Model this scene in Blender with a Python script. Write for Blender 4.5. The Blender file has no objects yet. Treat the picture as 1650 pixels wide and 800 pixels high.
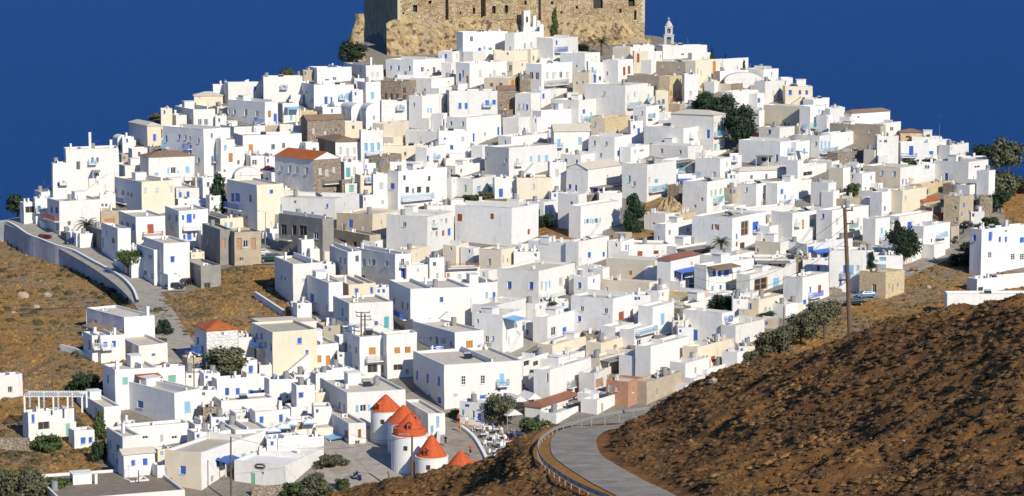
import bpy, math, random
import numpy as np
from mathutils import Vector
random.seed(7); rng = np.random.default_rng(7)
scn = bpy.context.scene
# ------------------------------------------------------------------ camera, sky, sun
CAMZ, PITCH, FPX = 160.0, 0.12, 4000.0
cd = bpy.data.cameras.new('camera'); cd.sensor_width = 36; cd.lens = 36*FPX/1650
cd.clip_start = 1; cd.clip_end = 60000
cam = bpy.data.objects.new('camera', cd); scn.collection.objects.link(cam)
cam.location = (0, 0, CAMZ); cam.rotation_euler = (math.pi/2-PITCH, 0, 0); scn.camera = cam
SUN_AZ, SUN_EL = math.radians(33), math.radians(32)      # azimuth to the right of straight behind the camera
w = bpy.data.worlds.new('World'); scn.world = w; w.use_nodes = True
nt = w.node_tree; bg = nt.nodes['Background']; sky = nt.nodes.new('ShaderNodeTexSky')
sky.sky_type = 'NISHITA'; sky.sun_disc = False; sky.sun_elevation = SUN_EL
sky.sun_rotation = math.pi - SUN_AZ; sky.altitude = 150; sky.air_density = 1.0; sky.dust_density = 0.0; sky.ozone_density = 6.0
tint = nt.nodes.new('ShaderNodeMix'); tint.data_type = 'RGBA'; tint.blend_type = 'MULTIPLY'; tint.inputs[0].default_value = 1
tint.inputs[7].default_value = (0.68, 0.94, 1.28, 1)      # deep clear blue of a very dry day
nt.links.new(sky.outputs[0], tint.inputs[6]); nt.links.new(tint.outputs[2], bg.inputs[0]); bg.inputs[1].default_value = 0.090
sl = bpy.data.lights.new('sun', 'SUN'); sl.energy = 4.9; sl.angle = math.radians(0.5); sl.color = (1, 0.935, 0.80)
so = bpy.data.objects.new('sun', sl); scn.collection.objects.link(so)
sdir = Vector((math.sin(SUN_AZ)*math.cos(SUN_EL), -math.cos(SUN_AZ)*math.cos(SUN_EL), math.sin(SUN_EL)))
so.rotation_euler = sdir.to_track_quat('Z', 'Y').to_euler(); so.location = (80, 100, 300)
scn.view_settings.view_transform = 'Standard'; scn.view_settings.look = 'None'
scn.view_settings.exposure = 0.08; scn.view_settings.gamma = 1

# ------------------------------------------------------------------ materials
def mat(name, col, rough=0.85, var=0.0, noise=0.0, nscale=1.0, bump=0.0, bscale=4.0, col2=None, spec=0.3, metal=0.0, streak=0.0, band=None, dark=None):
    m = bpy.data.materials.new(name); m.use_nodes = True; t = m.node_tree; N = t.nodes; L = t.links
    b = N['Principled BSDF']; b.inputs['Roughness'].default_value = rough; b.inputs['Specular IOR Level'].default_value = spec
    b.inputs['Metallic'].default_value = metal
    cur = N.new('ShaderNodeRGB'); cur.outputs[0].default_value = (*col, 1); cur = cur.outputs[0]
    geo = N.new('ShaderNodeNewGeometry')
    def mix(a, bcol, fac, mode='MIX'):
        x = N.new('ShaderNodeMix'); x.data_type = 'RGBA'; x.blend_type = mode; x.clamp_factor = True
        if isinstance(fac, float): x.inputs[0].default_value = fac
        else: L.new(fac, x.inputs[0])
        L.new(a, x.inputs[6])
        if isinstance(bcol, tuple): x.inputs[7].default_value = (*bcol, 1)
        else: L.new(bcol, x.inputs[7])
        return x.outputs[2]
    def nz(scale, detail=4, rough=0.6, vec=None):
        n = N.new('ShaderNodeTexNoise'); n.inputs['Scale'].default_value = scale; n.inputs['Detail'].default_value = detail
        n.inputs['Roughness'].default_value = rough
        L.new(vec if vec else geo.outputs['Position'], n.inputs['Vector']); return n.outputs['Fac']
    def ramp(f, lo, hi):
        r = N.new('ShaderNodeMapRange'); r.inputs[1].default_value = lo; r.inputs[2].default_value = hi; L.new(f, r.inputs[0]); return r.outputs[0]
    if col2: cur = mix(cur, col2, ramp(nz(nscale), 0.42, 0.58))
    if noise: cur = mix(cur, tuple(c*(1-noise) for c in col), ramp(nz(nscale*2.3, 6), 0.35, 0.75))
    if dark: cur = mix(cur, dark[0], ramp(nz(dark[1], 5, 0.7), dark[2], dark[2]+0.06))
    if streak:
        mp = N.new('ShaderNodeMapping'); mp.inputs['Scale'].default_value = (1.6, 1.6, 0.18); L.new(geo.outputs['Position'], mp.inputs[0])
        cur = mix(cur, (0.42, 0.37, 0.3), ramp(nz(1.0, 5, 0.7, mp.outputs[0]), 0.56, 0.56+0.3/streak))
    if var:
        oi = N.new('ShaderNodeObjectInfo')
        cr = N.new('ShaderNodeValToRGB'); e = cr.color_ramp.elements
        e[0].color = (1-var, 1-var*1.05, 1-var*1.15, 1); e[1].color = (1, 1, 1, 1)
        x = cr.color_ramp.elements.new(0.35); x.color = (1, 0.985, 0.95, 1)
        L.new(oi.outputs['Random'], cr.inputs[0]); cur = mix(cur, cr.outputs[0], 1.0, 'MULTIPLY')
    L.new(cur, b.inputs['Base Color'])
    if bump:
        bp = N.new('ShaderNodeBump'); bp.inputs['Strength'].default_value = 1.0; bp.inputs['Distance'].default_value = bump
        L.new(nz(bscale, 6, 0.65), bp.inputs['Height']); L.new(bp.outputs[0], b.inputs['Normal'])
    return m
def masonry(name, c1, c2, mortar, scale, bump=0.08, big=None):
    m = bpy.data.materials.new(name); m.use_nodes = True; t = m.node_tree; N = t.nodes; L = t.links; b = N['Principled BSDF']
    b.inputs['Roughness'].default_value = 0.95; b.inputs['Specular IOR Level'].default_value = 0.1
    geo = N.new('ShaderNodeNewGeometry'); mp = N.new('ShaderNodeMapping'); mp.inputs['Scale'].default_value = (scale, scale, scale*1.5)
    L.new(geo.outputs['Position'], mp.inputs[0])
    v = N.new('ShaderNodeTexVoronoi'); L.new(mp.outputs[0], v.inputs['Vector']); v.inputs['Scale'].default_value = 1
    v2 = N.new('ShaderNodeTexVoronoi'); v2.feature = 'DISTANCE_TO_EDGE'; L.new(mp.outputs[0], v2.inputs['Vector']); v2.inputs['Scale'].default_value = 1
    sep = N.new('ShaderNodeSeparateColor'); L.new(v.outputs['Color'], sep.inputs[0])
    x = N.new('ShaderNodeMix'); x.data_type = 'RGBA'; L.new(sep.outputs[0], x.inputs[0]); x.inputs[6].default_value = (*c1, 1); x.inputs[7].default_value = (*c2, 1)
    r = N.new('ShaderNodeMapRange'); r.inputs[1].default_value = 0.0; r.inputs[2].default_value = 0.09; L.new(v2.outputs[0], r.inputs[0])
    y = N.new('ShaderNodeMix'); y.data_type = 'RGBA'; L.new(r.outputs[0], y.inputs[0]); y.inputs[6].default_value = (*mortar, 1); L.new(x.outputs[2], y.inputs[7])
    out = y.outputs[2]
    if big:
        n = N.new('ShaderNodeTexNoise'); n.inputs['Scale'].default_value = 0.28; n.inputs['Detail'].default_value = 8; n.inputs['Roughness'].default_value = 0.75; L.new(geo.outputs['Position'], n.inputs['Vector'])
        rr = N.new('ShaderNodeMapRange'); rr.inputs[1].default_value = 0.45; rr.inputs[2].default_value = 0.62; L.new(n.outputs['Fac'], rr.inputs[0])
        z = N.new('ShaderNodeMix'); z.data_type = 'RGBA'; z.blend_type = 'MULTIPLY'; L.new(rr.outputs[0], z.inputs[0]); L.new(out, z.inputs[6]); z.inputs[7].default_value = (*big, 1); out = z.outputs[2]
    L.new(out, b.inputs['Base Color'])
    bp = N.new('ShaderNodeBump'); bp.inputs['Distance'].default_value = bump; L.new(r.outputs[0], bp.inputs['Height']); L.new(bp.outputs[0], b.inputs['Normal'])
    return m
M = {}
M['w'] = mat('white_plaster', (0.75, 0.735, 0.71), 0.9, var=0.14, noise=0.11, nscale=0.45, streak=0.75, bump=0.02, bscale=2.0, spec=0.15)
M['c'] = mat('cream_plaster', (0.72, 0.64, 0.50), 0.9, var=0.10, noise=0.10, nscale=0.3, streak=0.6, bump=0.02, bscale=2.0, spec=0.15)
M['y'] = masonry('ochre_stone_wall', (0.56, 0.43, 0.26), (0.68, 0.56, 0.36), (0.48, 0.37, 0.22), 2.2, 0.04)
M['s'] = masonry('brown_rubble_wall', (0.26, 0.205, 0.15), (0.42, 0.35, 0.27), (0.16, 0.125, 0.09), 2.4, 0.07)
M['S'] = masonry('whitewashed_rubble_wall', (0.62, 0.6, 0.56), (0.80, 0.78, 0.74), (0.80, 0.78, 0.74), 1.2, 0.08)
M['t'] = mat('tan_render', (0.46, 0.39, 0.29), 0.95, var=0.12, noise=0.25, nscale=0.4, bump=0.02)
M['G'] = mat('bare_concrete', (0.30, 0.285, 0.26), 0.95, var=0.1, noise=0.3, nscale=0.3, bump=0.02)
M['k'] = masonry('hollow_brick_wall', (0.42, 0.19, 0.10), (0.52, 0.27, 0.15), (0.42, 0.36, 0.3), 3.2, 0.03)
M['roof'] = mat('cement_roof_screed', (0.64, 0.58, 0.475), 0.95, var=0.25, noise=0.22, nscale=0.3, dark=((0.38, 0.34, 0.28), 0.5, 0.64))
M['rooft'] = mat('brown_earth_roof', (0.30, 0.25, 0.19), 0.95, var=0.2, noise=0.3, nscale=0.4)
def tiles(name, c1, c2):
    m = mat(name, c1, 0.8, noise=0.25, nscale=0.8, col2=c2)
    t = m.node_tree; N = t.nodes; L = t.links; b = N['Principled BSDF']
    tc = N.new('ShaderNodeTexCoord'); wv = N.new('ShaderNodeTexWave'); wv.inputs['Scale'].default_value = 1.6; wv.bands_direction = 'X'
    L.new(tc.outputs['Object'], wv.inputs['Vector']); bp = N.new('ShaderNodeBump'); bp.inputs['Distance'].default_value = 0.1
    L.new(wv.outputs['Fac'], bp.inputs['Height']); L.new(bp.outputs[0], b.inputs['Normal']); return m
M['to'] = tiles('orange_roof_tiles', (0.68, 0.19, 0.05), (0.50, 0.13, 0.04))
M['tb'] = tiles('weathered_brown_tiles', (0.40, 0.27, 0.17), (0.34, 0.22, 0.14))
M['tr'] = tiles('dull_terracotta_roof', (0.40, 0.17, 0.10), (0.34, 0.15, 0.09))
M['tc'] = mat('cream_pitched_roof', (0.60, 0.54, 0.43), 0.9, noise=0.12, nscale=0.5)
M['blue'] = mat('blue_paint', (0.035, 0.13, 0.50), 0.5, var=0.3, spec=0.4)
M['lblue'] = mat('light_blue_paint', (0.22, 0.45, 0.66), 0.5, var=0.25)
M['teal'] = mat('teal_paint', (0.08, 0.36, 0.40), 0.5, var=0.25)
M['green'] = mat('green_paint', (0.20, 0.46, 0.34), 0.5, var=0.2)
M['grey'] = mat('grey_shutter_paint', (0.50, 0.50, 0.48), 0.6, var=0.2)
M['red'] = mat('red_brown_paint', (0.34, 0.085, 0.035), 0.5, var=0.3)
M['wood'] = mat('orange_wood', (0.48, 0.22, 0.06), 0.6, var=0.3)
M['sand'] = mat('sand_paint', (0.55, 0.46, 0.30), 0.7)
M['glass'] = mat('dark_window_glass', (0.035, 0.045, 0.06), 0.15, spec=0.6, var=0.3)
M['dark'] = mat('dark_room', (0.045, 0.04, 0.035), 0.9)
M['frame'] = mat('white_paint', (0.78, 0.78, 0.76), 0.6)
M['metal'] = mat('galvanised_steel', (0.30, 0.30, 0.29), 0.55, metal=0.1, noise=0.25, nscale=2)
M['asphalt'] = mat('worn_asphalt', (0.34, 0.295, 0.235), 0.95, noise=0.35, nscale=0.3, bump=0.02, dark=((0.23, 0.20, 0.165), 0.35, 0.53))
M['pave'] = mat('paved_lane', (0.38, 0.34, 0.285), 0.95, noise=0.3, nscale=0.4, dark=((0.27, 0.24, 0.2), 0.25, 0.55))
M['pole'] = mat('weathered_pole_wood', (0.16, 0.105, 0.07), 0.9, noise=0.4, nscale=2)
M['black'] = mat('black_rubber', (0.02, 0.02, 0.02), 0.7)
M['millred'] = mat('red_thatch_paint', (0.56, 0.105, 0.034), 0.85, noise=0.28, nscale=1.4, bump=0.03, bscale=6)
M['bark'] = mat('bark', (0.12, 0.085, 0.06), 0.95, noise=0.3, nscale=3)
def leafmat(name, c1, c2, trans=0.15):
    m = mat(name, c1, 0.65, col2=c2, nscale=0.9, noise=0.3, var=0.2, spec=0.2); return m
M['leaf'] = leafmat('green_leaves', (0.06, 0.095, 0.032), (0.10, 0.13, 0.045))
M['leafd'] = leafmat('dark_evergreen_leaves', (0.028, 0.052, 0.028), (0.045, 0.075, 0.035))
M['leafo'] = leafmat('olive_grey_leaves', (0.105, 0.115, 0.065), (0.15, 0.145, 0.08))
M['palm'] = leafmat('palm_leaflets', (0.06, 0.10, 0.03), (0.10, 0.12, 0.05))
M['flower'] = leafmat('magenta_bracts', (0.22, 0.03, 0.10), (0.12, 0.05, 0.05))
# sea
def seamat():
    m = bpy.data.materials.new('sea_water'); m.use_nodes = True; t = m.node_tree; N = t.nodes; L = t.links; b = N['Principled BSDF']
    geo = N.new('ShaderNodeNewGeometry')
    n = N.new('ShaderNodeTexNoise'); n.inputs['Scale'].default_value = 0.0016; n.inputs['Detail'].default_value = 4; L.new(geo.outputs['Position'], n.inputs['Vector'])
    mp = N.new('ShaderNodeMapping'); mp.inputs['Scale'].default_value = (0.09, 0.16, 1); L.new(geo.outputs['Position'], mp.inputs[0])
    n2 = N.new('ShaderNodeTexNoise'); n2.inputs['Scale'].default_value = 1; n2.inputs['Detail'].default_value = 8; n2.inputs['Roughness'].default_value = 0.7; L.new(mp.outputs[0], n2.inputs['Vector'])
    x = N.new('ShaderNodeMix'); x.data_type = 'RGBA'; x.inputs[6].default_value = (0.0072, 0.045, 0.165, 1); x.inputs[7].default_value = (0.0118, 0.068, 0.245, 1)
    a = N.new('ShaderNodeMath'); a.operation = 'ADD'; a.inputs[0].default_value = 0.5; L.new(n2.outputs['Fac'], a.inputs[1])
    r = N.new('ShaderNodeMapRange'); r.inputs[1].default_value = 0.8; r.inputs[2].default_value = 1.2; L.new(a.outputs[0], r.inputs[0]); L.new(r.outputs[0], x.inputs[0])
    wn = N.new('ShaderNodeTexNoise'); wn.inputs['Scale'].default_value = 0.045; wn.inputs['Detail'].default_value = 3; L.new(geo.outputs['Position'], wn.inputs['Vector'])
    wr = N.new('ShaderNodeMapRange'); wr.inputs[1].default_value = 0.735; wr.inputs[2].default_value = 0.76; wr.inputs[4].default_value = 0.5; L.new(wn.outputs['Fac'], wr.inputs[0])
    wx = N.new('ShaderNodeMix'); wx.data_type = 'RGBA'; L.new(wr.outputs[0], wx.inputs[0]); L.new(x.outputs[2], wx.inputs[6]); wx.inputs[7].default_value = (0.25, 0.36, 0.5, 1)      # sparse whitecaps
    L.new(wx.outputs[2], b.inputs['Base Color']); b.inputs['Roughness'].default_value = 0.55; b.inputs['Specular IOR Level'].default_value = 0.06
    bp = N.new('ShaderNodeBump'); bp.inputs['Distance'].default_value = 3.0; L.new(n2.outputs['Fac'], bp.inputs['Height']); L.new(bp.outputs[0], b.inputs['Normal'])
    return m
M['sea'] = seamat()

# ------------------------------------------------------------------ mesh helpers
C = scn.collection
class MB:
    def __init__(s): s.v = []; s.f = []; s.m = []
    def quad(s, a, b, c, d, mi=0):
        i = len(s.v); s.v += [a, b, c, d]; s.f.append((i, i+1, i+2, i+3)); s.m.append(mi)
    def tri(s, a, b, c, mi=0):
        i = len(s.v); s.v += [a, b, c]; s.f.append((i, i+1, i+2)); s.m.append(mi)
    def box(s, x0, x1, y0, y1, z0, z1, mi=0):
        i = len(s.v)
        s.v += [(x0,y0,z0),(x1,y0,z0),(x1,y1,z0),(x0,y1,z0),(x0,y0,z1),(x1,y0,z1),(x1,y1,z1),(x0,y1,z1)]
        s.f += [(i,i+3,i+2,i+1),(i+4,i+5,i+6,i+7),(i,i+1,i+5,i+4),(i+1,i+2,i+6,i+5),(i+2,i+3,i+7,i+6),(i+3,i,i+4,i+7)]; s.m += [mi]*6
    def tube(s, pts, rs, n=6, mi=0, cap=True):
        base = len(s.v); pts = [Vector(p) for p in pts]
        if not hasattr(rs, '__len__'): rs = [rs]*len(pts)
        for k, p in enumerate(pts):
            d = (pts[min(k+1, len(pts)-1)]-pts[max(k-1, 0)]).normalized()
            a = d.cross(Vector((0, 0, 1))) if abs(d.z) < 0.95 else d.cross(Vector((1, 0, 0)))
            a.normalize(); b = d.cross(a)
            for j in range(n):
                t = 2*math.pi*j/n; s.v.append(tuple(p+(a*math.cos(t)+b*math.sin(t))*rs[k]))
        for k in range(len(pts)-1):
            for j in range(n):
                a = base+k*n+j; b2 = base+k*n+(j+1) % n; s.f.append((a, b2, b2+n, a+n)); s.m.append(mi)
        if cap:
            s.f.append(tuple(base+j for j in range(n))); s.m.append(mi)
            s.f.append(tuple(base+(len(pts)-1)*n+n-1-j for j in range(n))); s.m.append(mi)
    def lathe(s, prof, n=32, mi=0, cx=0, cy=0):
        base = len(s.v)
        for r, z in prof:
            for j in range(n):
                t = 2*math.pi*j/n; s.v.append((cx+r*math.cos(t), cy+r*math.sin(t), z))
        for k in range(len(prof)-1):
            for j in range(n):
                a = base+k*n+j; b = base+k*n+(j+1) % n; s.f.append((a, b, b+n, a+n)); s.m.append(mi)
    def mesh(s, name, mats, smooth=False):
        me = bpy.data.meshes.new(name); me.from_pydata(s.v, [], s.f)
        for m in mats: me.materials.append(m)
        if s.m and any(s.m): me.polygons.foreach_set('material_index', s.m)
        if smooth: me.polygons.foreach_set('use_smooth', [True]*len(s.f))
        me.update(); return me
def add(name, me, parent=None, loc=(0, 0, 0), rz=0.0, scale=None):
    o = bpy.data.objects.new(name, me); C.objects.link(o); o.location = loc
    if rz: o.rotation_euler = (0, 0, rz)
    if scale: o.scale = scale
    if parent: o.parent = parent
    return o
def tag(o, label=None, cat=None, group=None, kind=None):
    if label: o['label'] = label
    if cat: o['category'] = cat
    if group: o['group'] = group
    if kind: o['kind'] = kind
    return o
def empty(name, loc, rz=0.0):
    o = bpy.data.objects.new(name, None); C.objects.link(o); o.location = loc; o.rotation_euler = (0, 0, rz); o.empty_display_size = 0.5; return o

# ------------------------------------------------------------------ rays and terrain
cp, sp = math.cos(PITCH), math.sin(PITCH)
def ray(px, py):
    a, b = px-825.0, 400.0-py
    return (a, FPX*cp+b*sp, -FPX*sp+b*cp)
def on_ray(px, py, Y):
    d = ray(px, py); k = Y/d[1]; return Vector((d[0]*k, Y, CAMZ+d[2]*k))
def project(x, y, z):
    dz = z-CAMZ; dep = y*cp-dz*sp; up = y*sp+dz*cp
    return 825+FPX*x/dep, 400-FPX*up/dep
KN = [(900,315),(760,342),(650,375),(560,405),(470,445),(400,480),(330,515),(250,555),(180,590),(100,635),(60,662)]
ky = np.array([k[1] for k in KN], float); kz = np.array([on_ray(825, k[0], k[1]).z for k in KN])
_fy = np.arange(200, 800, 1.0); _fz = np.interp(_fy, ky, kz); _fz[_fy > 662] = kz[-1]
_fz = np.convolve(np.pad(_fz, 12, mode='edge'), np.ones(25)/25, 'valid')
RP = [(-900,520),(-400,430),(0,352),(60,340),(110,306),(190,256),(240,206),(280,184),(345,168),(430,142),(560,112),(600,100),(1040,96),(1140,106),(1210,120),(1260,145),(1310,170),(1350,195),(1440,220),(1520,245),(1590,268),(1650,292),(2100,400),(2600,520)]
rx = np.array([(p[0]-825)/FPX for p in RP]); ry = np.interp([-p[1] for p in RP], [-k[0] for k in KN], ky)
ry = ry+np.array([55 if 590 <= p[0] <= 1050 else 6 for p in RP])
WALL_PX = [(-60,355),(0,362),(20,366),(45,382),(65,390),(90,400),(118,408),(150,425),(178,440),(200,455),(215,472),(222,490)]
WALL = []
def h0(x, y):
    x = np.asarray(x, float); y = np.asarray(y, float)
    R = np.interp(x/np.maximum(y, 1), rx, ry); d = y-R
    soft = 0.5*(np.sqrt(d*d+64)+d); ye = y-soft
    z = np.interp(ye, _fy, _fz)-0.42*np.maximum(soft-1, 0)
    z = z+0.35*np.sin(x*0.11+y*0.05)*np.sin(y*0.09-x*0.03)
    return z
def seg(x, y):
    best = np.full(np.shape(x), 1e9); side = np.zeros(np.shape(x)); along = np.zeros(np.shape(x)); n = len(WALL)-1
    for i in range(n):
        ax, ay = WALL[i][:2]; bx, by = WALL[i+1][:2]; dx, dy = bx-ax, by-ay; L2 = dx*dx+dy*dy
        t = np.clip(((x-ax)*dx+(y-ay)*dy)/L2, 0, 1); qx, qy = x-ax-t*dx, y-ay-t*dy; dd = np.hypot(qx, qy)
        s = np.sign(dx*qy-dy*qx); m = dd < best
        best = np.where(m, dd, best); side = np.where(m, s, side); along = np.where(m, (i+t)/n, along)
    return best, side, along
def h(x, y):
    x = np.asarray(x, float); y = np.asarray(y, float); z = h0(x, y)
    if WALL:
        d, s, a = seg(x, y)
        drop = (4.1-1.7*a)*np.clip((np.where(s < 0, d, -d)+2.0)/1.6, 0, 1)*np.clip((55-d)/35, 0, 1)*(a < 0.999)
        z = z-drop
    return z
YS = np.arange(200, 760, 0.5)
def ground(px, py, f=None):
    f = f or h; d = ray(px, py); xs = YS*d[0]/d[1]; zs = CAMZ+YS*d[2]/d[1]
    hit = np.nonzero(f(xs, YS) >= zs)[0]
    if len(hit): Y = YS[hit[0]]
    else: Y = float(np.interp((px-825)/FPX, rx, ry))
    p = on_ray(px, py, Y); return Vector((p.x, p.y, float(f(p.x, p.y))))
WALL[:] = [tuple(ground(px, py, h0)) for px, py in WALL_PX]

def inpoly(px, py, poly):
    c = np.zeros(np.shape(px), bool); n = len(poly)
    for i in range(n):
        x1, y1 = poly[i]; x2, y2 = poly[(i+1) % n]
        k = ((y1 > py) != (y2 > py)) & (px < (x2-x1)*(py-y1)/((y2-y1) or 1e-9)+x1); c ^= k
    return c
NAT = [[(-400,352),(-60,362),(0,372),(60,400),(130,425),(190,455),(222,492),(262,500),(285,560),(250,650),(160,660),(165,770),(140,900),(-400,900)],
       [(254,474),(300,474),(355,436),(400,424),(448,430),(460,480),(480,520),(400,535),(300,545),(268,510)],
       [(1352,500),(1440,446),(1500,420),(1560,412),(1640,440),(1900,470),(1900,620),(1200,620),(1200,560),(1320,505)],
       [(1600,305),(1680,305),(1900,380),(1640,372),(1605,345)], [(852,362),(932,362),(932,392),(866,392)],
       [(1040,320),(1128,322),(1128,350),(1030,352)], [(720,316),(832,318),(832,336),(722,334)], [(1015,364),(1062,364),(1062,386),(1015,386)]]
# town ground: one sheet
def grid_mesh(name, xs, ys, fz, m, cover=None, smooth=True):
    X, Y = np.meshgrid(xs, ys); Z = fz(X, Y); nx, ny = len(xs), len(ys)
    co = np.stack([X, Y, Z], -1).reshape(-1, 3)
    i = np.arange((nx-1)*(ny-1)); r, c = i//(nx-1), i % (nx-1); a = r*nx+c
    f = np.stack([a, a+1, a+1+nx, a+nx], -1)
    me = bpy.data.meshes.new(name); me.vertices.add(len(co)); me.vertices.foreach_set('co', co.ravel())
    me.loops.add(f.size); me.loops.foreach_set('vertex_index', f.ravel()); me.polygons.add(len(f)); me.polygons.foreach_set('loop_start', np.arange(len(f))*4)
    me.polygons.foreach_set('use_smooth', np.full(len(f), smooth)); me.materials.append(m); me.update()
    if cover is not None:
        at = me.attributes.new('cover', 'FLOAT', 'POINT'); at.data.foreach_set('value', cover(X, Y, Z).ravel().astype(np.float32))
    return me
def scrub_color(N, L, geo, scale=1.0):
    """dry grass, bare earth and dark scrub mottling"""
    def nz(s, d=6, r=0.65):
        n = N.new('ShaderNodeTexNoise'); n.inputs['Scale'].default_value = s*scale; n.inputs['Detail'].default_value = d; n.inputs['Roughness'].default_value = r
        L.new(geo.outputs['Position'], n.inputs['Vector']); return n.outputs['Fac']
    def mr(f, lo, hi):
        r = N.new('ShaderNodeMapRange'); r.inputs[1].default_value = lo; r.inputs[2].default_value = hi; L.new(f, r.inputs[0]); return r.outputs[0]
    def mx(a, b, f):
        x = N.new('ShaderNodeMix'); x.data_type = 'RGBA'; L.new(f, x.inputs[0])
        for k, q in ((6, a), (7, b)):
            if isinstance(q, tuple): x.inputs[k].default_value = (*q, 1)
            else: L.new(q, x.inputs[k])
        return x.outputs[2]
    c = mx((0.33, 0.175, 0.06), (0.27, 0.205, 0.135), mr(nz(0.06), 0.44, 0.6))
    c = mx(c, (0.45, 0.25, 0.085), mr(nz(0.35), 0.5, 0.66))
    c = mx(c, (0.11, 0.078, 0.042), mr(nz(0.8, 7, 0.75), 0.54, 0.64))
    return c, nz
def groundmat():
    m = bpy.data.materials.new('town_ground_and_dry_slope'); m.use_nodes = True; t = m.node_tree; N = t.nodes; L = t.links; b = N['Principled BSDF']
    b.inputs['Roughness'].default_value = 1; b.inputs['Specular IOR Level'].default_value = 0.05
    geo = N.new('ShaderNodeNewGeometry'); c, nz = scrub_color(N, L, geo)
    at = N.new('ShaderNodeAttribute'); at.attribute_name = 'cover'
    n = nz(0.5); x = N.new('ShaderNodeMix'); x.data_type = 'RGBA'; L.new(n, x.inputs[0]); x.inputs[6].default_value = (0.20, 0.175, 0.145, 1); x.inputs[7].default_value = (0.33, 0.30, 0.25, 1)
    y = N.new('ShaderNodeMix'); y.data_type = 'RGBA'; L.new(at.outputs['Fac'], y.inputs[0]); L.new(x.outputs[2], y.inputs[6]); L.new(c, y.inputs[7])
    L.new(y.outputs[2], b.inputs['Base Color'])
    bp = N.new('ShaderNodeBump'); bp.inputs['Distance'].default_value = 0.5; L.new(nz(1.2, 6, 0.7), bp.inputs['Height']); L.new(bp.outputs[0], b.inputs['Normal']); return m
M['ground'] = groundmat()
def cover(X, Y, Z):
    px, py = project(X, Y, Z); c = np.zeros(X.shape, bool)
    for p in NAT: c |= inpoly(px, py, p)
    R = np.interp(X/Y, rx, ry); c |= (Y > R+8) | (px < -60) | (px > 1760)
    return c
gx = np.concatenate([np.arange(-900, -260, 20), np.arange(-260, 260, 1.6), np.arange(260, 901, 20)])
gy = np.concatenate([np.arange(40, 280, 10), np.arange(280, 700, 1.6), np.arange(700, 1250, 12)])
tag(add('hill_ground', grid_mesh('hill_ground', gx, gy, h, M['ground'], cover)), kind='structure')
mb = MB(); mb.quad((-40000,-2000,0),(40000,-2000,0),(40000,60000,0),(-40000,60000,0))
tag(add('sea', mb.mesh('sea', [M['sea']])), kind='structure')

# ------------------------------------------------------------------ near scrub hill
GR = [(1062,664,257),(1035,668,254),(998,673,250),(960,681,246),(928,690,240.5),(900,698,235),(878,711,226),(867,724,217),(868,740,206.5),(877,755,197.5),(895,770,190),(918,785,183),(945,799,177),(975,812,171),(1010,828,164)]
SIL = [(-300,900,262),(300,870,262),(560,835,260),(650,806,255),(700,786,248),(760,760,240),(800,740,232),(850,724,222),(900,699,236),(960,683,247),(1045,653,243),(1110,634,237),(1150,614,234),(1180,594,231),(1250,579,228),(1330,564,223),(1400,544,216),(1440,528,212),(1530,508,204),(1560,498,200),(1600,490,196),(1650,478,190),(1760,455,182),(2000,420,170)]
INT = GR+[(985,695,240),(925,708,228),(930,735,210),(1000,775,188),(1050,803,175),(1100,850,155),(1060,762,193),(1000,733,207),(1035,700,226),(1080,690,222),(1200,700,192),(1200,640,213),(1200,800,166),(1450,700,160),(1450,600,184),(1650,700,142),(1650,560,168),(1650,800,126),(1450,800,144),
       (800,795,216),(880,800,188),(855,775,200),(940,825,176),(700,830,225),(1700,900,110),(1200,900,140),(900,900,160),(1070,720,206),(1100,800,172)]
P = [on_ray(*q) for q in SIL+INT]
pts = [(p.x, p.y, p.z) for p in P]
for q in SIL:
    p = on_ray(*q)
    for dy, dz in ((14, 7), (40, 26), (90, 50)):
        k = (p.y+dy)/p.y; pts.append((p.x*k, p.y+dy, p.z-dz))
for x in (-150, -60, 0, 60, 150): pts += [(x, 90, 131), (x, 30, 140)]
pts = np.array(pts)
def tps_fit(pts, lam):
    x, y, z = pts.T; n = len(x); r = np.hypot(x[:, None]-x, y[:, None]-y)/100; K = np.where(r > 0, r*r*np.log(r+1e-12), 0)+lam*np.eye(n)
    Pm = np.stack([np.ones(n), x/100, y/100], 1); A = np.block([[K, Pm], [Pm.T, np.zeros((3, 3))]])
    return np.linalg.solve(A, np.concatenate([z, np.zeros(3)]))
TW = tps_fit(pts, 1e-4)
def tps(X, Y):
    out = TW[-3]+TW[-2]*X/100+TW[-1]*Y/100
    for wgt, (x, y, z) in zip(TW[:-3], pts):
        r2 = ((X-x)**2+(Y-y)**2)/1e4; out = out+wgt*0.5*r2*np.log(r2+1e-14)
    return out
ROADPX = [(1100,850,155),(1040,803,175),(990,775,188),(949,750,200),(929,733,211),(925,710,227),(945,694,238),(985,689,245),(1040,690,255)]
RC = np.array([tuple(on_ray(*q)) for q in ROADPX])
def catmull(P, k=12):
    out = []; n = len(P)
    for i in range(n-1):
        p0, p1, p2, p3 = P[max(i-1, 0)], P[i], P[i+1], P[min(i+2, n-1)]
        for j in range(k):
            t = j/k; out.append(0.5*((2*p1)+(-p0+p2)*t+(2*p0-5*p1+4*p2-p3)*t*t+(-p0+3*p1-3*p2+p3)*t**3))
    out.append(P[-1]); return np.array(out)
RCS = catmull(RC); RW = 2.1
RCS[:, 2] = np.convolve(np.pad(RCS[:, 2], 6, mode='edge'), np.ones(13)/13, 'valid')
def road_dist(X, Y):
    best = np.full(X.shape, 1e9); zz = np.zeros(X.shape)
    for i in range(len(RCS)):
        d = (X-RCS[i, 0])**2+(Y-RCS[i, 1])**2; m = d < best; best = np.where(m, d, best); zz = np.where(m, RCS[i, 2], zz)
    return np.sqrt(best), zz
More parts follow.
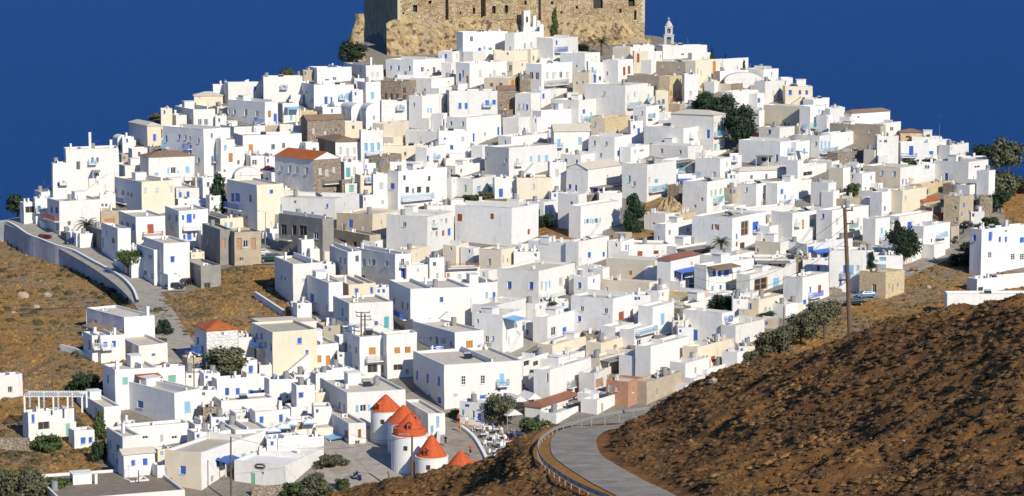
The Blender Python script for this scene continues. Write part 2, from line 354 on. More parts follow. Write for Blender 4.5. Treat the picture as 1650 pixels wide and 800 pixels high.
def vnoise(X, Y, s, seed=0):
    x, y = X/s, Y/s; xi, yi = np.floor(x).astype(int), np.floor(y).astype(int); fx, fy = x-xi, y-yi
    fx, fy = fx*fx*(3-2*fx), fy*fy*(3-2*fy)
    def hs(a, b): v = np.sin(a*127.1+b*311.7+seed*74.7)*43758.5453; return v-np.floor(v)
    return (hs(xi, yi)*(1-fx)+hs(xi+1, yi)*fx)*(1-fy)+(hs(xi, yi+1)*(1-fx)+hs(xi+1, yi+1)*fx)*fy
def near_h(X, Y):
    X = np.asarray(X, float); Y = np.asarray(Y, float)
    z = tps(X, Y); d, zr = road_dist(X, Y); d = d-1.5*((X < np.interp(Y, RCS[:, 1], RCS[:, 0])) & (Y < 246)); k = np.clip((d-RW-0.6)/2.6, 0, 1); k = k*k*(3-2*k)
    bumps = 1.1*(vnoise(X, Y, 6.0)-0.5)+1.0*(vnoise(X, Y, 2.4, 3)-0.5)+0.25*(vnoise(X, Y, 0.8, 5)-0.5)
    z = z*k+zr*(1-k)+bumps*np.clip((d-RW-0.3)/3, 0, 1)
    return z
def hillmat():
    m = bpy.data.materials.new('dry_earth_and_grass'); m.use_nodes = True; t = m.node_tree; N = t.nodes; L = t.links; b = N['Principled BSDF']
    b.inputs['Roughness'].default_value = 1; b.inputs['Specular IOR Level'].default_value = 0.03
    geo = N.new('ShaderNodeNewGeometry')
    def nz(s, d=6, r=0.65):
        n = N.new('ShaderNodeTexNoise'); n.inputs['Scale'].default_value = s; n.inputs['Detail'].default_value = d; n.inputs['Roughness'].default_value = r
        L.new(geo.outputs['Position'], n.inputs['Vector']); return n.outputs['Fac']
    def mx(a, bb, f, lo, hi):
        r = N.new('ShaderNodeMapRange'); r.inputs[1].default_value = lo; r.inputs[2].default_value = hi; L.new(f, r.inputs[0])
        x = N.new('ShaderNodeMix'); x.data_type = 'RGBA'; L.new(r.outputs[0], x.inputs[0])
        for k, q in ((6, a), (7, bb)):
            if isinstance(q, tuple): x.inputs[k].default_value = (*q, 1)
            else: L.new(q, x.inputs[k])
        return x.outputs[2]
    c = mx((0.25, 0.118, 0.042), (0.14, 0.075, 0.036), nz(0.12), 0.45, 0.6)
    c = mx(c, (0.40, 0.19, 0.06), nz(0.9), 0.5, 0.68); c = mx(c, (0.18, 0.11, 0.06), nz(2.2, 7, 0.75), 0.55, 0.63)
    L.new(c, b.inputs['Base Color'])
    bp = N.new('ShaderNodeBump'); bp.inputs['Distance'].default_value = 0.25; L.new(nz(4, 6, 0.7), bp.inputs['Height']); L.new(bp.outputs[0], b.inputs['Normal']); return m
M['hill'] = hillmat()
M['verge'] = mat('dry_orange_verge_grass', (0.42, 0.22, 0.07), 1, noise=0.4, nscale=1.5, col2=(0.30, 0.15, 0.05), bump=0.1, bscale=5, spec=0.05)
me = grid_mesh('near_hillside', np.arange(-70, 90, 0.45), np.arange(100, 330, 0.45), near_h, M['hill'])
tag(add('near_hillside', me), kind='structure')
def ribbon(name, cs, wl, wr, m, zoff, zf=None, n=6):
    mb = MB(); cs = np.asarray(cs); rows = []
    for i in range(len(cs)):
        d = cs[min(i+1, len(cs)-1)]-cs[max(i-1, 0)]; nn = np.array([-d[1], d[0]])/max(np.hypot(d[0], d[1]), 1e-6); row = []
        for k in range(n+1):
            o = -wl+(wl+wr)*k/n; x, y = cs[i][0]+nn[0]*o, cs[i][1]+nn[1]*o
            row.append((x, y, (cs[i][2] if zf is None else float(zf(x, y)))+zoff))
        rows.append(row)
    for i in range(len(rows)-1):
        for k in range(n): mb.quad(rows[i][k], rows[i][k+1], rows[i+1][k+1], rows[i+1][k])
    me = mb.mesh(name, [m], True); return tag(add(name, me), kind='structure')
ribbon('near_road', RCS, RW, RW, M['asphalt'], 0.10)
ribbon('road_verge', RCS, 0.5, RW+1.7, M['verge'], 0.05)
# guard rail
G0 = np.array([tuple(on_ray(*q)) for q in GR]); GS = catmull(G0, 10)
gz = GS[:, 2]-.05; gz = np.convolve(np.pad(gz, 5, mode='edge'), np.ones(11)/11, 'valid')
GS[:, 2] = gz
rail = tag(empty('guard_rail', tuple(GS[0])), 'galvanised steel crash barrier curving round the bend of the near road', 'guard rail')
mb = MB()
prof = [(0, 0.42), (0.05, 0.50), (0, 0.58), (0.05, 0.66), (0, 0.74)]
o0 = GS[0]
def nrm(i):
    d = GS[min(i+1, len(GS)-1)]-GS[max(i-1, 0)]; return np.array([-d[1], d[0]])/np.hypot(d[0], d[1])
for i in range(len(GS)-1):
    a, b = nrm(i), nrm(i+1)
    for (p0, z0), (p1, z1) in zip(prof[:-1], prof[1:]):
        A = lambda q, nn, p, z: (q[0]-o0[0]+nn[0]*p, q[1]-o0[1]+nn[1]*p, q[2]-o0[2]+z)
        mb.quad(A(GS[i], a, p0, z0), A(GS[i+1], b, p0, z0), A(GS[i+1], b, p1, z1), A(GS[i], a, p1, z1))
        mb.quad(A(GS[i], a, p0-.02, z0), A(GS[i+1], b, p0-.02, z0), A(GS[i+1], b, p1-.02, z1), A(GS[i], a, p1-.02, z1))
add('beam', mb.mesh('beam', [M['metal']]), rail)
pm = MB(); pm.box(-.045, .045, -.045, .045, -0.5, 0.7); pmesh = pm.mesh('post', [M['metal']])
acc = 0
for i in range(1, len(GS)):
    acc += np.hypot(*(GS[i]-GS[i-1])[:2])
    if acc > 2.6: acc = 0; add('post', pmesh, rail, tuple(GS[i]-o0))

# scrub cushions on the near hill: uncountable
def lump_template(n=8, rings=3, seed=0):
    r = np.random.default_rng(seed); v = []; f = []
    for k in range(rings):
        ph = k/rings*math.pi/2
        for j in range(n):
            t = 2*math.pi*(j+0.5*(k % 2))/n; R = 1+0.5*(r.random()-0.5)
            v.append((math.cos(t)*math.cos(ph)*R, math.sin(t)*math.cos(ph)*R, math.sin(ph)*R))
    v.append((0, 0, 1))
    for k in range(rings-1):
        for j in range(n):
            a, b = k*n+j, k*n+(j+1) % n; f += [(a, b, b+n), (a, b+n, a+n)]
    for j in range(n): f.append(((rings-1)*n+j, (rings-1)*n+(j+1) % n, rings*n))
    return np.array(v), np.array(f)
def spiky(seed, ns, dome=True):
    r = np.random.default_rng(seed+50); v, f = lump_template(6, 2, seed); v = v*.86
    if not dome: v, f = np.zeros((0, 3)), np.zeros((0, 3), int)
    V = [v]; F = [f]; o = len(v)
    for k in range(ns):
        t, ph = r.uniform(0, 6.283), math.asin(r.uniform(0.0, 1.0)); d = np.array([math.cos(t)*math.cos(ph), math.sin(t)*math.cos(ph), math.sin(ph)])
        a = np.cross(d, r.normal(size=3)); a /= np.linalg.norm(a); L_ = r.uniform(.10, .26); c = d*r.uniform(.76, .95); w_ = r.uniform(.05, .13)
        V.append(np.stack([c-a*w_, c+a*w_, c+d*L_+a*r.uniform(-.1, .1)+np.array([0, 0, .08])])); F.append(np.array([[o, o+1, o+2]])); o += 3
    return np.concatenate(V), np.concatenate(F)
TEM = [spiky(i, 22) for i in range(8)]
def scatter(name, pts, m, smin, smax, flat=0.7):
    V = []; F = []; T = []; off = 0
    for p in pts:
        v, f = TEM[rng.integers(8)]; s = smin+(smax-smin)*rng.random()**2; a = rng.random()*6.28
        c, sn = math.cos(a), math.sin(a); q = v*(s*(0.8+0.5*rng.random()), s, s*flat*(0.7+0.6*rng.random()))
        q = np.stack([q[:, 0]*c-q[:, 1]*sn, q[:, 0]*sn+q[:, 1]*c, q[:, 2]-0.1*s], -1)+np.array(p)
        V.append(q); F.append(f+off); T.append(np.full(len(v), 0.42*rng.random()+0.58*float(np.clip(1.6*(0.6*vnoise(np.array(p[0]), np.array(p[1]), 7.0, 21)+0.4*vnoise(np.array(p[0]), np.array(p[1]), 2.5, 22))-.3, 0, 1)))); off += len(v)
    V = np.concatenate(V); F = np.concatenate(F); me = bpy.data.meshes.new(name)
    me.vertices.add(len(V)); me.vertices.foreach_set('co', V.ravel()); me.loops.add(F.size); me.loops.foreach_set('vertex_index', F.ravel())
    me.polygons.add(len(F)); me.polygons.foreach_set('loop_start', np.arange(len(F))*3); me.materials.append(m); me.update()
    at = me.attributes.new('tint', 'FLOAT', 'POINT'); at.data.foreach_set('value', np.concatenate(T).astype(np.float32))
    return me
def tintmat(name, stops, bump=0.12):
    m = bpy.data.materials.new(name); m.use_nodes = True; t = m.node_tree; N = t.nodes; L = t.links; b = N['Principled BSDF']
    b.inputs['Roughness'].default_value = 1; b.inputs['Specular IOR Level'].default_value = 0.03
    at = N.new('ShaderNodeAttribute'); at.attribute_name = 'tint'; cr = N.new('ShaderNodeValToRGB'); e = cr.color_ramp.elements
    for i, (p, c) in enumerate(stops):
        q = e[i] if i < 2 else e.new(p); q.position = p; q.color = (*c, 1)
    geo = N.new('ShaderNodeNewGeometry'); n = N.new('ShaderNodeTexNoise'); n.inputs['Scale'].default_value = 4.5; n.inputs['Detail'].default_value = 7; n.inputs['Roughness'].default_value = 0.75
    L.new(geo.outputs['Position'], n.inputs['Vector'])
    ad = N.new('ShaderNodeMath'); ad.operation = 'MULTIPLY_ADD'; L.new(n.outputs['Fac'], ad.inputs[0]); ad.inputs[1].default_value = 1.4; L.new(at.outputs['Fac'], ad.inputs[2])
    sb = N.new('ShaderNodeMath'); sb.operation = 'SUBTRACT'; L.new(ad.outputs[0], sb.inputs[0]); sb.inputs[1].default_value = 0.7
    L.new(sb.outputs[0], cr.inputs[0]); L.new(cr.outputs[0], b.inputs['Base Color'])
    bp = N.new('ShaderNodeBump'); bp.inputs['Distance'].default_value = bump; L.new(n.outputs['Fac'], bp.inputs['Height']); L.new(bp.outputs[0], b.inputs['Normal']); return m
M['tuss'] = tintmat('thorny_cushion_scrub', [(0.0, (0.062, 0.040, 0.024)), (1.0, (0.39, 0.205, 0.070)), (0.42, (0.118, 0.076, 0.040)), (0.74, (0.205, 0.115, 0.048))])
M['bush'] = tintmat('dry_slope_scrub', [(0.0, (0.065, 0.062, 0.035)), (1.0, (0.45, 0.25, 0.08)), (0.5, (0.18, 0.125, 0.06))])
n = 76000
X = rng.uniform(-45, 75, n); Y = rng.uniform(112, 268, n)
d, _ = road_dist(X, Y); Z = near_h(X, Y); qx, qy = project(X, Y, Z)
gd = np.min(np.hypot(X[:, None]-GS[None, ::3, 0], Y[:, None]-GS[None, ::3, 1]), 1)
keep = (d > RW+1.4) & (gd > 1.0) & (qx > -100) & (qx < 1800) & (qy < 900)
inner = (d < RW+1.9) & (X < np.interp(Y, RCS[:, 1][:90], RCS[:, 0][:90])); keep &= ~inner
keep &= vnoise(X, Y, 3.5, 9) > 0.28*rng.random(n)
me = scatter('cushion_scrub', np.stack([X, Y, Z], -1)[keep], M['tuss'], 0.12, 0.54, 0.55)
tag(add('cushion_scrub', me), 'dark brown thorny cushion scrub and dry tufts covering the near hillside', 'scrub', kind='stuff')
# pale stones on the near hill
sm = mat('pale_rock', (0.42, 0.33, 0.24), 0.95, noise=0.3, nscale=2, bump=0.05)
def rockmesh(seed):
    v, f = lump_template(8, 4, seed+20); mbm = MB(); mbm.v = [tuple(q) for q in v]; mbm.f = [tuple(int(k) for k in t) for t in f]; mbm.m = [0]*len(f); return mbm.mesh('boulder', [sm])
RKM = [rockmesh(i) for i in range(3)]
def nearground(px, py):
    ys = np.arange(110, 270, 0.25); d = ray(px, py); xs = ys*d[0]/d[1]; zs = CAMZ+ys*d[2]/d[1]; hit = np.nonzero(near_h(xs, ys) >= zs)[0]
    Y = ys[hit[0]] if len(hit) else 240; p = on_ray(px, py, Y); return p
for px, py, s, lab in [(1150,617,9,'rounded grey-brown boulder on the hill crest below the white houses with orange doors'),(1207,588,5,'small pale rock on the near hill crest at the foot of the grey-green trees'),
                       (1456,713,5,'small pale stone alone amid the scrub in the lower right'),(1062,651,4,'small pale stone on the crest above the bend of the near road'),(1113,711,3,'tiny white stone in the middle of the near scrub slope')]:
    p = nearground(px, py); k = s*p.y/FPX
    o = add('boulder', RKM[random.randrange(3)], None, tuple(p), random.random()*6, (k, k*.8, k*.9)); tag(o, lab, 'boulder', 'loose rocks on the near hill')
for px, py, s_, lab in [(36, 480, 11, 'dark boulder with a deep shadow on the dry slope at far left'), (76, 478, 8, 'pale boulder right of the dark one on the dry slope at left'), (58, 497, 6, 'small rock below the two boulders on the left slope'), (22, 505, 4, 'tiny pale rock near the left frame edge'), (1496, 465, 5, 'pale rock in the gully beside the ochre stone chapel'), (1421, 523, 6, 'flat pale slab on the slope below the parked cars'), (1434, 520, 5, 'second flat pale slab beside the first below the parked cars')]:
    p = ground(px, py); k = s_*p.y/FPX; o = add('boulder', RKM[random.randrange(3)], None, tuple(p), random.random()*6, (k, k*.8, k*.8)); tag(o, lab, 'boulder', 'loose rocks on the dry slopes')
# dry scrub on the far brown slopes
P2 = []
for poly, cnt, in ((NAT[0], 7500), (NAT[1], 2600), (NAT[2], 4500), (NAT[3], 150), (NAT[4], 30), (NAT[5], 30), (NAT[6], 50)):
    xs = [min(max(q[0], -80), 1730) for q in poly]; ysx = [min(q[1], 840) for q in poly]
    k = 0
    while k < cnt:
        k += 1; px, py = random.uniform(min(xs), max(xs)), random.uniform(min(ysx), max(ysx))
        if inpoly(np.array(px), np.array(py), poly): P2.append((px, py))
P2w = [tuple(ground(a, b)) for a, b in P2]
me = scatter('dry_scrub', P2w, M['bush'], 0.15, 0.75, 0.6)
tag(add('dry_scrub', me), 'dry orange grass tufts and grey-green scrub on the brown slopes round the town', 'scrub', kind='stuff')

P3 = []
while len(P3) < 420:
    px, py = random.uniform(-60, 280), random.uniform(390, 830)
    if inpoly(np.array(px), np.array(py), NAT[0]) and float(vnoise(np.array(px), np.array(py), 38.0, 31)) > .5*random.random()+.22: P3.append(tuple(ground(px, py)))
M['olive'] = tintmat('grey_green_scrub', [(0.0, (0.045, 0.045, 0.025)), (1.0, (0.17, 0.14, 0.07)), (0.5, (0.09, 0.08, 0.042))])
tag(add('grey_green_scrub', scatter('grey_green_scrub', P3, M['olive'], 0.4, 1.3, 0.6)), 'darker grey-green scrub bushes dotted over the left slope', 'scrub', kind='stuff')
# ------------------------------------------------------------------ town lanes and roads
def path(pts, k=10): return catmull(np.array([tuple(ground(a, b, h0)) for a, b in pts]), k)
ribbon('left_road', path([(-60,345),(0,352),(45,366),(90,385),(135,408),(180,435),(215,460),(240,485),(262,520),(285,560),(308,600),(332,640),(345,690)]), 3.0, 3.0, M['pave'], 0.12, h0)
ribbon('car_lane', path([(232,474),(262,468),(300,466)]), 2.2, 2.2, M['pave'], 0.16, h0)
ribbon('upper_lane', path([(398,423),(430,424),(460,420),(440,398),(420,380),(400,362)]), 2.4, 2.4, M['asphalt'], 0.16, h0)
ribbon('right_road', path([(1290,500),(1340,490),(1400,478),(1440,450),(1490,426),(1530,408),(1560,395),(1590,372),(1600,345),(1585,322)]), 2.4, 2.4, M['asphalt'], 0.14, h0)
ribbon('mill_road', path([(700,850),(745,790),(752,740),(735,690),(700,664),(660,650),(640,640)]), 3.6, 3.6, M['asphalt'], 0.12, h0)
ribbon('mill_terrace', path([(650,850),(640,790),(600,742),(560,720),(540,700)]), 9, 9, M['pave'], 0.09, h0, 10)
ribbon('stair_street', path([(800,580),(835,560),(860,545),(880,520)]), 2.5, 2.5, M['pave'], 0.12, h0)
# retaining wall left
wp = catmull(np.array(WALL), 4); e = empty('retaining_wall', tuple(wp[0])); tag(e, 'long whitewashed retaining wall holding up the road above the brown slope', 'wall')
mb = MB()
for i in range(len(wp)-1):
    a, b = wp[i]-wp[0], wp[i+1]-wp[0]; d = (b-a)/np.hypot(*(b-a)[:2]); nn = np.array([-d[1], d[0], 0])*0.17; st = -7.0
    up = np.array([0, 0, 0.55]); dn = np.array([0, 0, st])
    lo = nn*2.2
    mb.quad(tuple(a-nn-lo+dn), tuple(b-nn-lo+dn), tuple(b-nn+up), tuple(a-nn+up)); mb.quad(tuple(b+nn+dn), tuple(a+nn+dn), tuple(a+nn+up), tuple(b+nn+up))
    mb.quad(tuple(a-nn+up), tuple(b-nn+up), tuple(b+nn+up), tuple(a+nn+up))
M['wallb'] = mat('stained_whitewash', (0.46, 0.48, 0.50), 0.95, noise=0.3, nscale=0.3, bump=0.04, streak=0.9)
add('wall_face', mb.mesh('wall_face', [M['wallb']]), e)
mb = MB()
for i in range(len(wp)-1):
    a, b = wp[i]-wp[0], wp[i+1]-wp[0]; d = (b-a)/np.hypot(*(b-a)[:2]); nn = np.array([-d[1], d[0], 0])*0.2; u0 = np.array([0, 0, 0.553]); u1 = np.array([0, 0, 0.68])
    mb.quad(tuple(a-nn+u1), tuple(b-nn+u1), tuple(b+nn+u1), tuple(a+nn+u1)); mb.quad(tuple(a-nn+u0), tuple(b-nn+u0), tuple(b-nn+u1), tuple(a-nn+u1)); mb.quad(tuple(b+nn+u0), tuple(a+nn+u0), tuple(a+nn+u1), tuple(b+nn+u1))
add('coping', mb.mesh('coping', [M['frame']]), e)

# ------------------------------------------------------------------ unit meshes for windows, shutters, rails
def closed(col):
    b = MB(); b.box(-.5, .5, 0, .03, -.5, .5, 1)
    for s in (-1, 1):
        x0, x1 = sorted((s*.03, s*.44)); b.box(x0, x1, -.03, 0, -.45, .45, 1)
        for k in range(4): b.box(x0+.04, x1-.04, -.045, -.03, -.40+k*.2, -.28+k*.2, 1)
    b.box(-.5, -.45, -.05, 0, -.5, .5, 0); b.box(.45, .5, -.05, 0, -.5, .5, 0); b.box(-.45, .45, -.05, 0, .46, .5, 0)
    return b.mesh('shuttered_window', [M['frame'] if col not in ('wood', 'red') else M[col], M[col]])
def glazed(nx, nz, fr='frame'):
    b = MB(); b.box(-.5, .5, 0, .03, -.5, .5, 1); t = .07
    b.box(-.5, -.5+t, -.05, 0, -.5, .5); b.box(.5-t, .5, -.05, 0, -.5, .5); b.box(-.5+t, .5-t, -.05, 0, .44, .5); b.box(-.5+t, .5-t, -.05, 0, -.5, -.44)
    for k in range(1, nx): x = -.5+k/nx; b.box(x-.03, x+.03, -.04, 0, -.44, .44)
    for k in range(1, nz): z = -.5+k/nz; b.box(-.43, .43, -.035, 0, z-.02, z+.02)
    return b.mesh('glazed_window', [M[fr], M['glass']])
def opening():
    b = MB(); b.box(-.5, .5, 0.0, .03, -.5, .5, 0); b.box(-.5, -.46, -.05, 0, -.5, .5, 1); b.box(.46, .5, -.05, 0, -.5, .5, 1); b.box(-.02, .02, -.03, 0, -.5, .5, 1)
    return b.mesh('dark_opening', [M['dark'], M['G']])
def bricks():
    b = MB(); b.box(-.5, .5, 0, .03, -.5, .5, 0); return b.mesh('brick_infill', [M['k']])
KM = {'b': closed('blue'), 'l': closed('lblue'), 't': closed('teal'), 'g': closed('green'), 'w': closed('grey'), 'r': closed('red'), 'o': closed('wood'), 'y': closed('sand'),
      'd': glazed(2, 1), 'W': glazed(2, 3), 'D': opening(), 'S': glazed(2, 1), 'k': bricks(), 'O': glazed(2, 2, 'wood')}
KN_ = {'b':'blue-shuttered','l':'pale-blue','t':'teal','g':'green','w':'grey-shuttered','r':'red-brown','o':'orange-wood','y':'sand-coloured','d':'dark','W':'white-framed','D':'dark open','S':'blue-shuttered','k':'','O':'brown-framed'}
b = MB(); b.box(-.5, .5, -.04, 0, -.5, .5); [b.box(-.42, .42, -.05, -.04, -.45+k*.19, -.32+k*.19) for k in range(5)]
SHUT = {c: b.mesh('shutter', [M[c]]) for c in ('lblue', 'blue', 'red')}
b = MB(); b.box(-.5, .5, -.12, 0.05, -.03, .03); SILL = b.mesh('sill', [M['w']])
RAILC = {'b': 'blue', 'l': 'lblue', 't': 'teal', 'w': 'frame', 'g': 'metal', 'r': 'red', 'o': 'wood'}
RCN = {'b': 'blue', 'l': 'pale blue', 't': 'teal', 'w': 'white', 'g': 'grey', 'r': 'red-brown', 'o': 'wooden'}
def railing(W, D, H, m):
    b = MB(); t = .03
    for z in (0.08, H-.03): b.box(-W/2, W/2, -D, -D+t, z, z+.05); b.box(-W/2, -W/2+t, -D+t, 0, z, z+.05); b.box(W/2-t, W/2, -D+t, 0, z, z+.05)
    n = max(3, int(W/.16))
    for i in range(n+1):
        x = -W/2+t/2+(W-t)*i/n; b.box(x-.02, x+.02, -D, -D+t, .13, H-.03)
    for i in range(1, int(D/.16)):
        y = -D+i*.16
        for x in (-W/2+.015, W/2-.015): b.box(x-.015, x+.015, y-.015, y+.015, .13, H-.03)
    return b.mesh('railing', [M[m]])
b = MB(); b.box(-.5, .5, -.5, .5, 0, 1); b.box(-.58, .58, -.58, .58, 1, 1.08); CHIM = b.mesh('chimney', [M['w']])
b = MB(); b.box(-.5, .5, -.5, .5, -.2, 1); b.box(-.56, .56, -.56, .56, 1, 1.05); ROOM = b.mesh('stair_head', [M['w']])
b = MB(); b.tube([(-.6, 0, .75), (.6, 0, .75)], .28, 10); b.quad((-.7, -1.3, .1), (.7, -1.3, .1), (.7, -.25, .75), (-.7, -.25, .75), 1); b.quad((-.7, -.25, .72), (.7, -.25, .72), (.7, -1.3, .07), (-.7, -1.3, .07), 1)
[b.box(x-.03, x+.03, y-.03, y+.03, 0, z, 0) for x in (-.5, .5) for y, z in ((-1.2, .12), (0, .5))]; SOLAR = b.mesh('solar_water_heater', [M['metal'], M['glass']])
b = MB(); b.tube([(0, 0, 0), (0, 0, 2.4)], .03, 5); [b.tube([(-.5+.08*k, 0, 2.35-.22*k), (.5-.08*k, 0, 2.35-.22*k)], .02, 4) for k in range(4)]; ANT = b.mesh('aerial', [M['metal']])

b = MB(); b.tube([(0, 0, .25), (0, 0, 1.35)], .45, 12); b.box(-.4, .4, -.4, .4, 0, .25, 1); TANK = b.mesh('water_tank', [M['metal'], M['G']])
b = MB(); b.box(-.42, .42, -.17, .17, .08, .66); b.tube([(0.1, -.175, .37), (.1, -.18, .37)], .24, 12, 1); ACU = b.mesh('air_conditioner', [M['frame'], M['G']])
# ------------------------------------------------------------------ houses
LANDMARKS = [(810,50,'castle'),(1078,55,'bell tower'),(969,66,'palm under the castle'),(570,85,'tree left of the castle'),(448,112,'olive trees on the skyline'),(1165,190,'big dark evergreen'),
 (1021,343,'tall dark cypress'),(1162,395,'lone palm'),(1088,411,'dull red tiled roof'),(1363,400,'tall wooden pole'),(1452,390,'big leafy tree on the right'),(1421,460,'ochre stone chapel'),
 (1497,325,'terracotta-roofed house'),(1625,240,'grey tree on the skyline'),(1245,540,'grey-green trees on the crest'),(1005,630,'unfinished brick walls'),(750,620,'big white townhouse'),(808,655,'tree by the cafe'),
 (655,700,'red-capped windmills'),(585,540,'double utility pole'),(500,250,'orange gable roof'),(370,585,'olive by the orange hip roof'),(350,527,'orange hip roof'),(207,422,'round green tree'),
 (385,390,'unfinished concrete house'),(345,310,'dark tree by the lane'),(262,178,'green bush on the skyline'),(145,240,'twin tall chimneys'),(75,400,'retaining wall'),(430,415,'dark green car'),
 (90,650,'white pergola'),(237,602,'orange awning'),(420,751,'oval black sign'),(893,300,'white gabled block'),(520,210,'brown rubble chapel'),(1080,335,'rubble mound'),(880,495,'feathery green tree'),
 (705,562,'Greek flag'),(1330,405,'blue veranda canopy'),(1375,255,'brown rubble wall'),(135,605,'dark garden bush'),(690,316,'long pale-blue balcony'),(820,463,'two bright blue shutters'),(1068,515,'tall blue door'),
 (20,760,'lower left thicket'),(1590,300,'purple bougainvillea'),(885,130,'long grey balcony'),(1092,160,'red-brown balcony'),(1225,460,'arched cellar'),(1585,440,'orange grassy mound')]
USED = {}
def direction(dx, dy):
    a = math.degrees(math.atan2(dy, dx)) % 360
    return ['right of', 'below and right of', 'below', 'below and left of', 'left of', 'above and left of', 'above', 'above and right of'][int(((a+22.5) % 360)//45)]
NUM = ['no', 'one', 'two', 'three', 'four', 'five', 'six', 'seven', 'eight']
def make_label(core, cx, cy):
    L = sorted(LANDMARKS, key=lambda l: (l[0]-cx)**2+((l[1]-cy)*1.4)**2)
    for nm in range(6):
        lx, ly, ln = L[nm]; dist = math.hypot(cx-lx, cy-ly)
        words = ('just ' if dist < 32 else 'a little ' if dist < 70 else 'well ')+direction(cx-lx, cy-ly)+' the '+ln
        s = core+', '+words
        if s not in USED: USED[s] = 1; return s
    return None
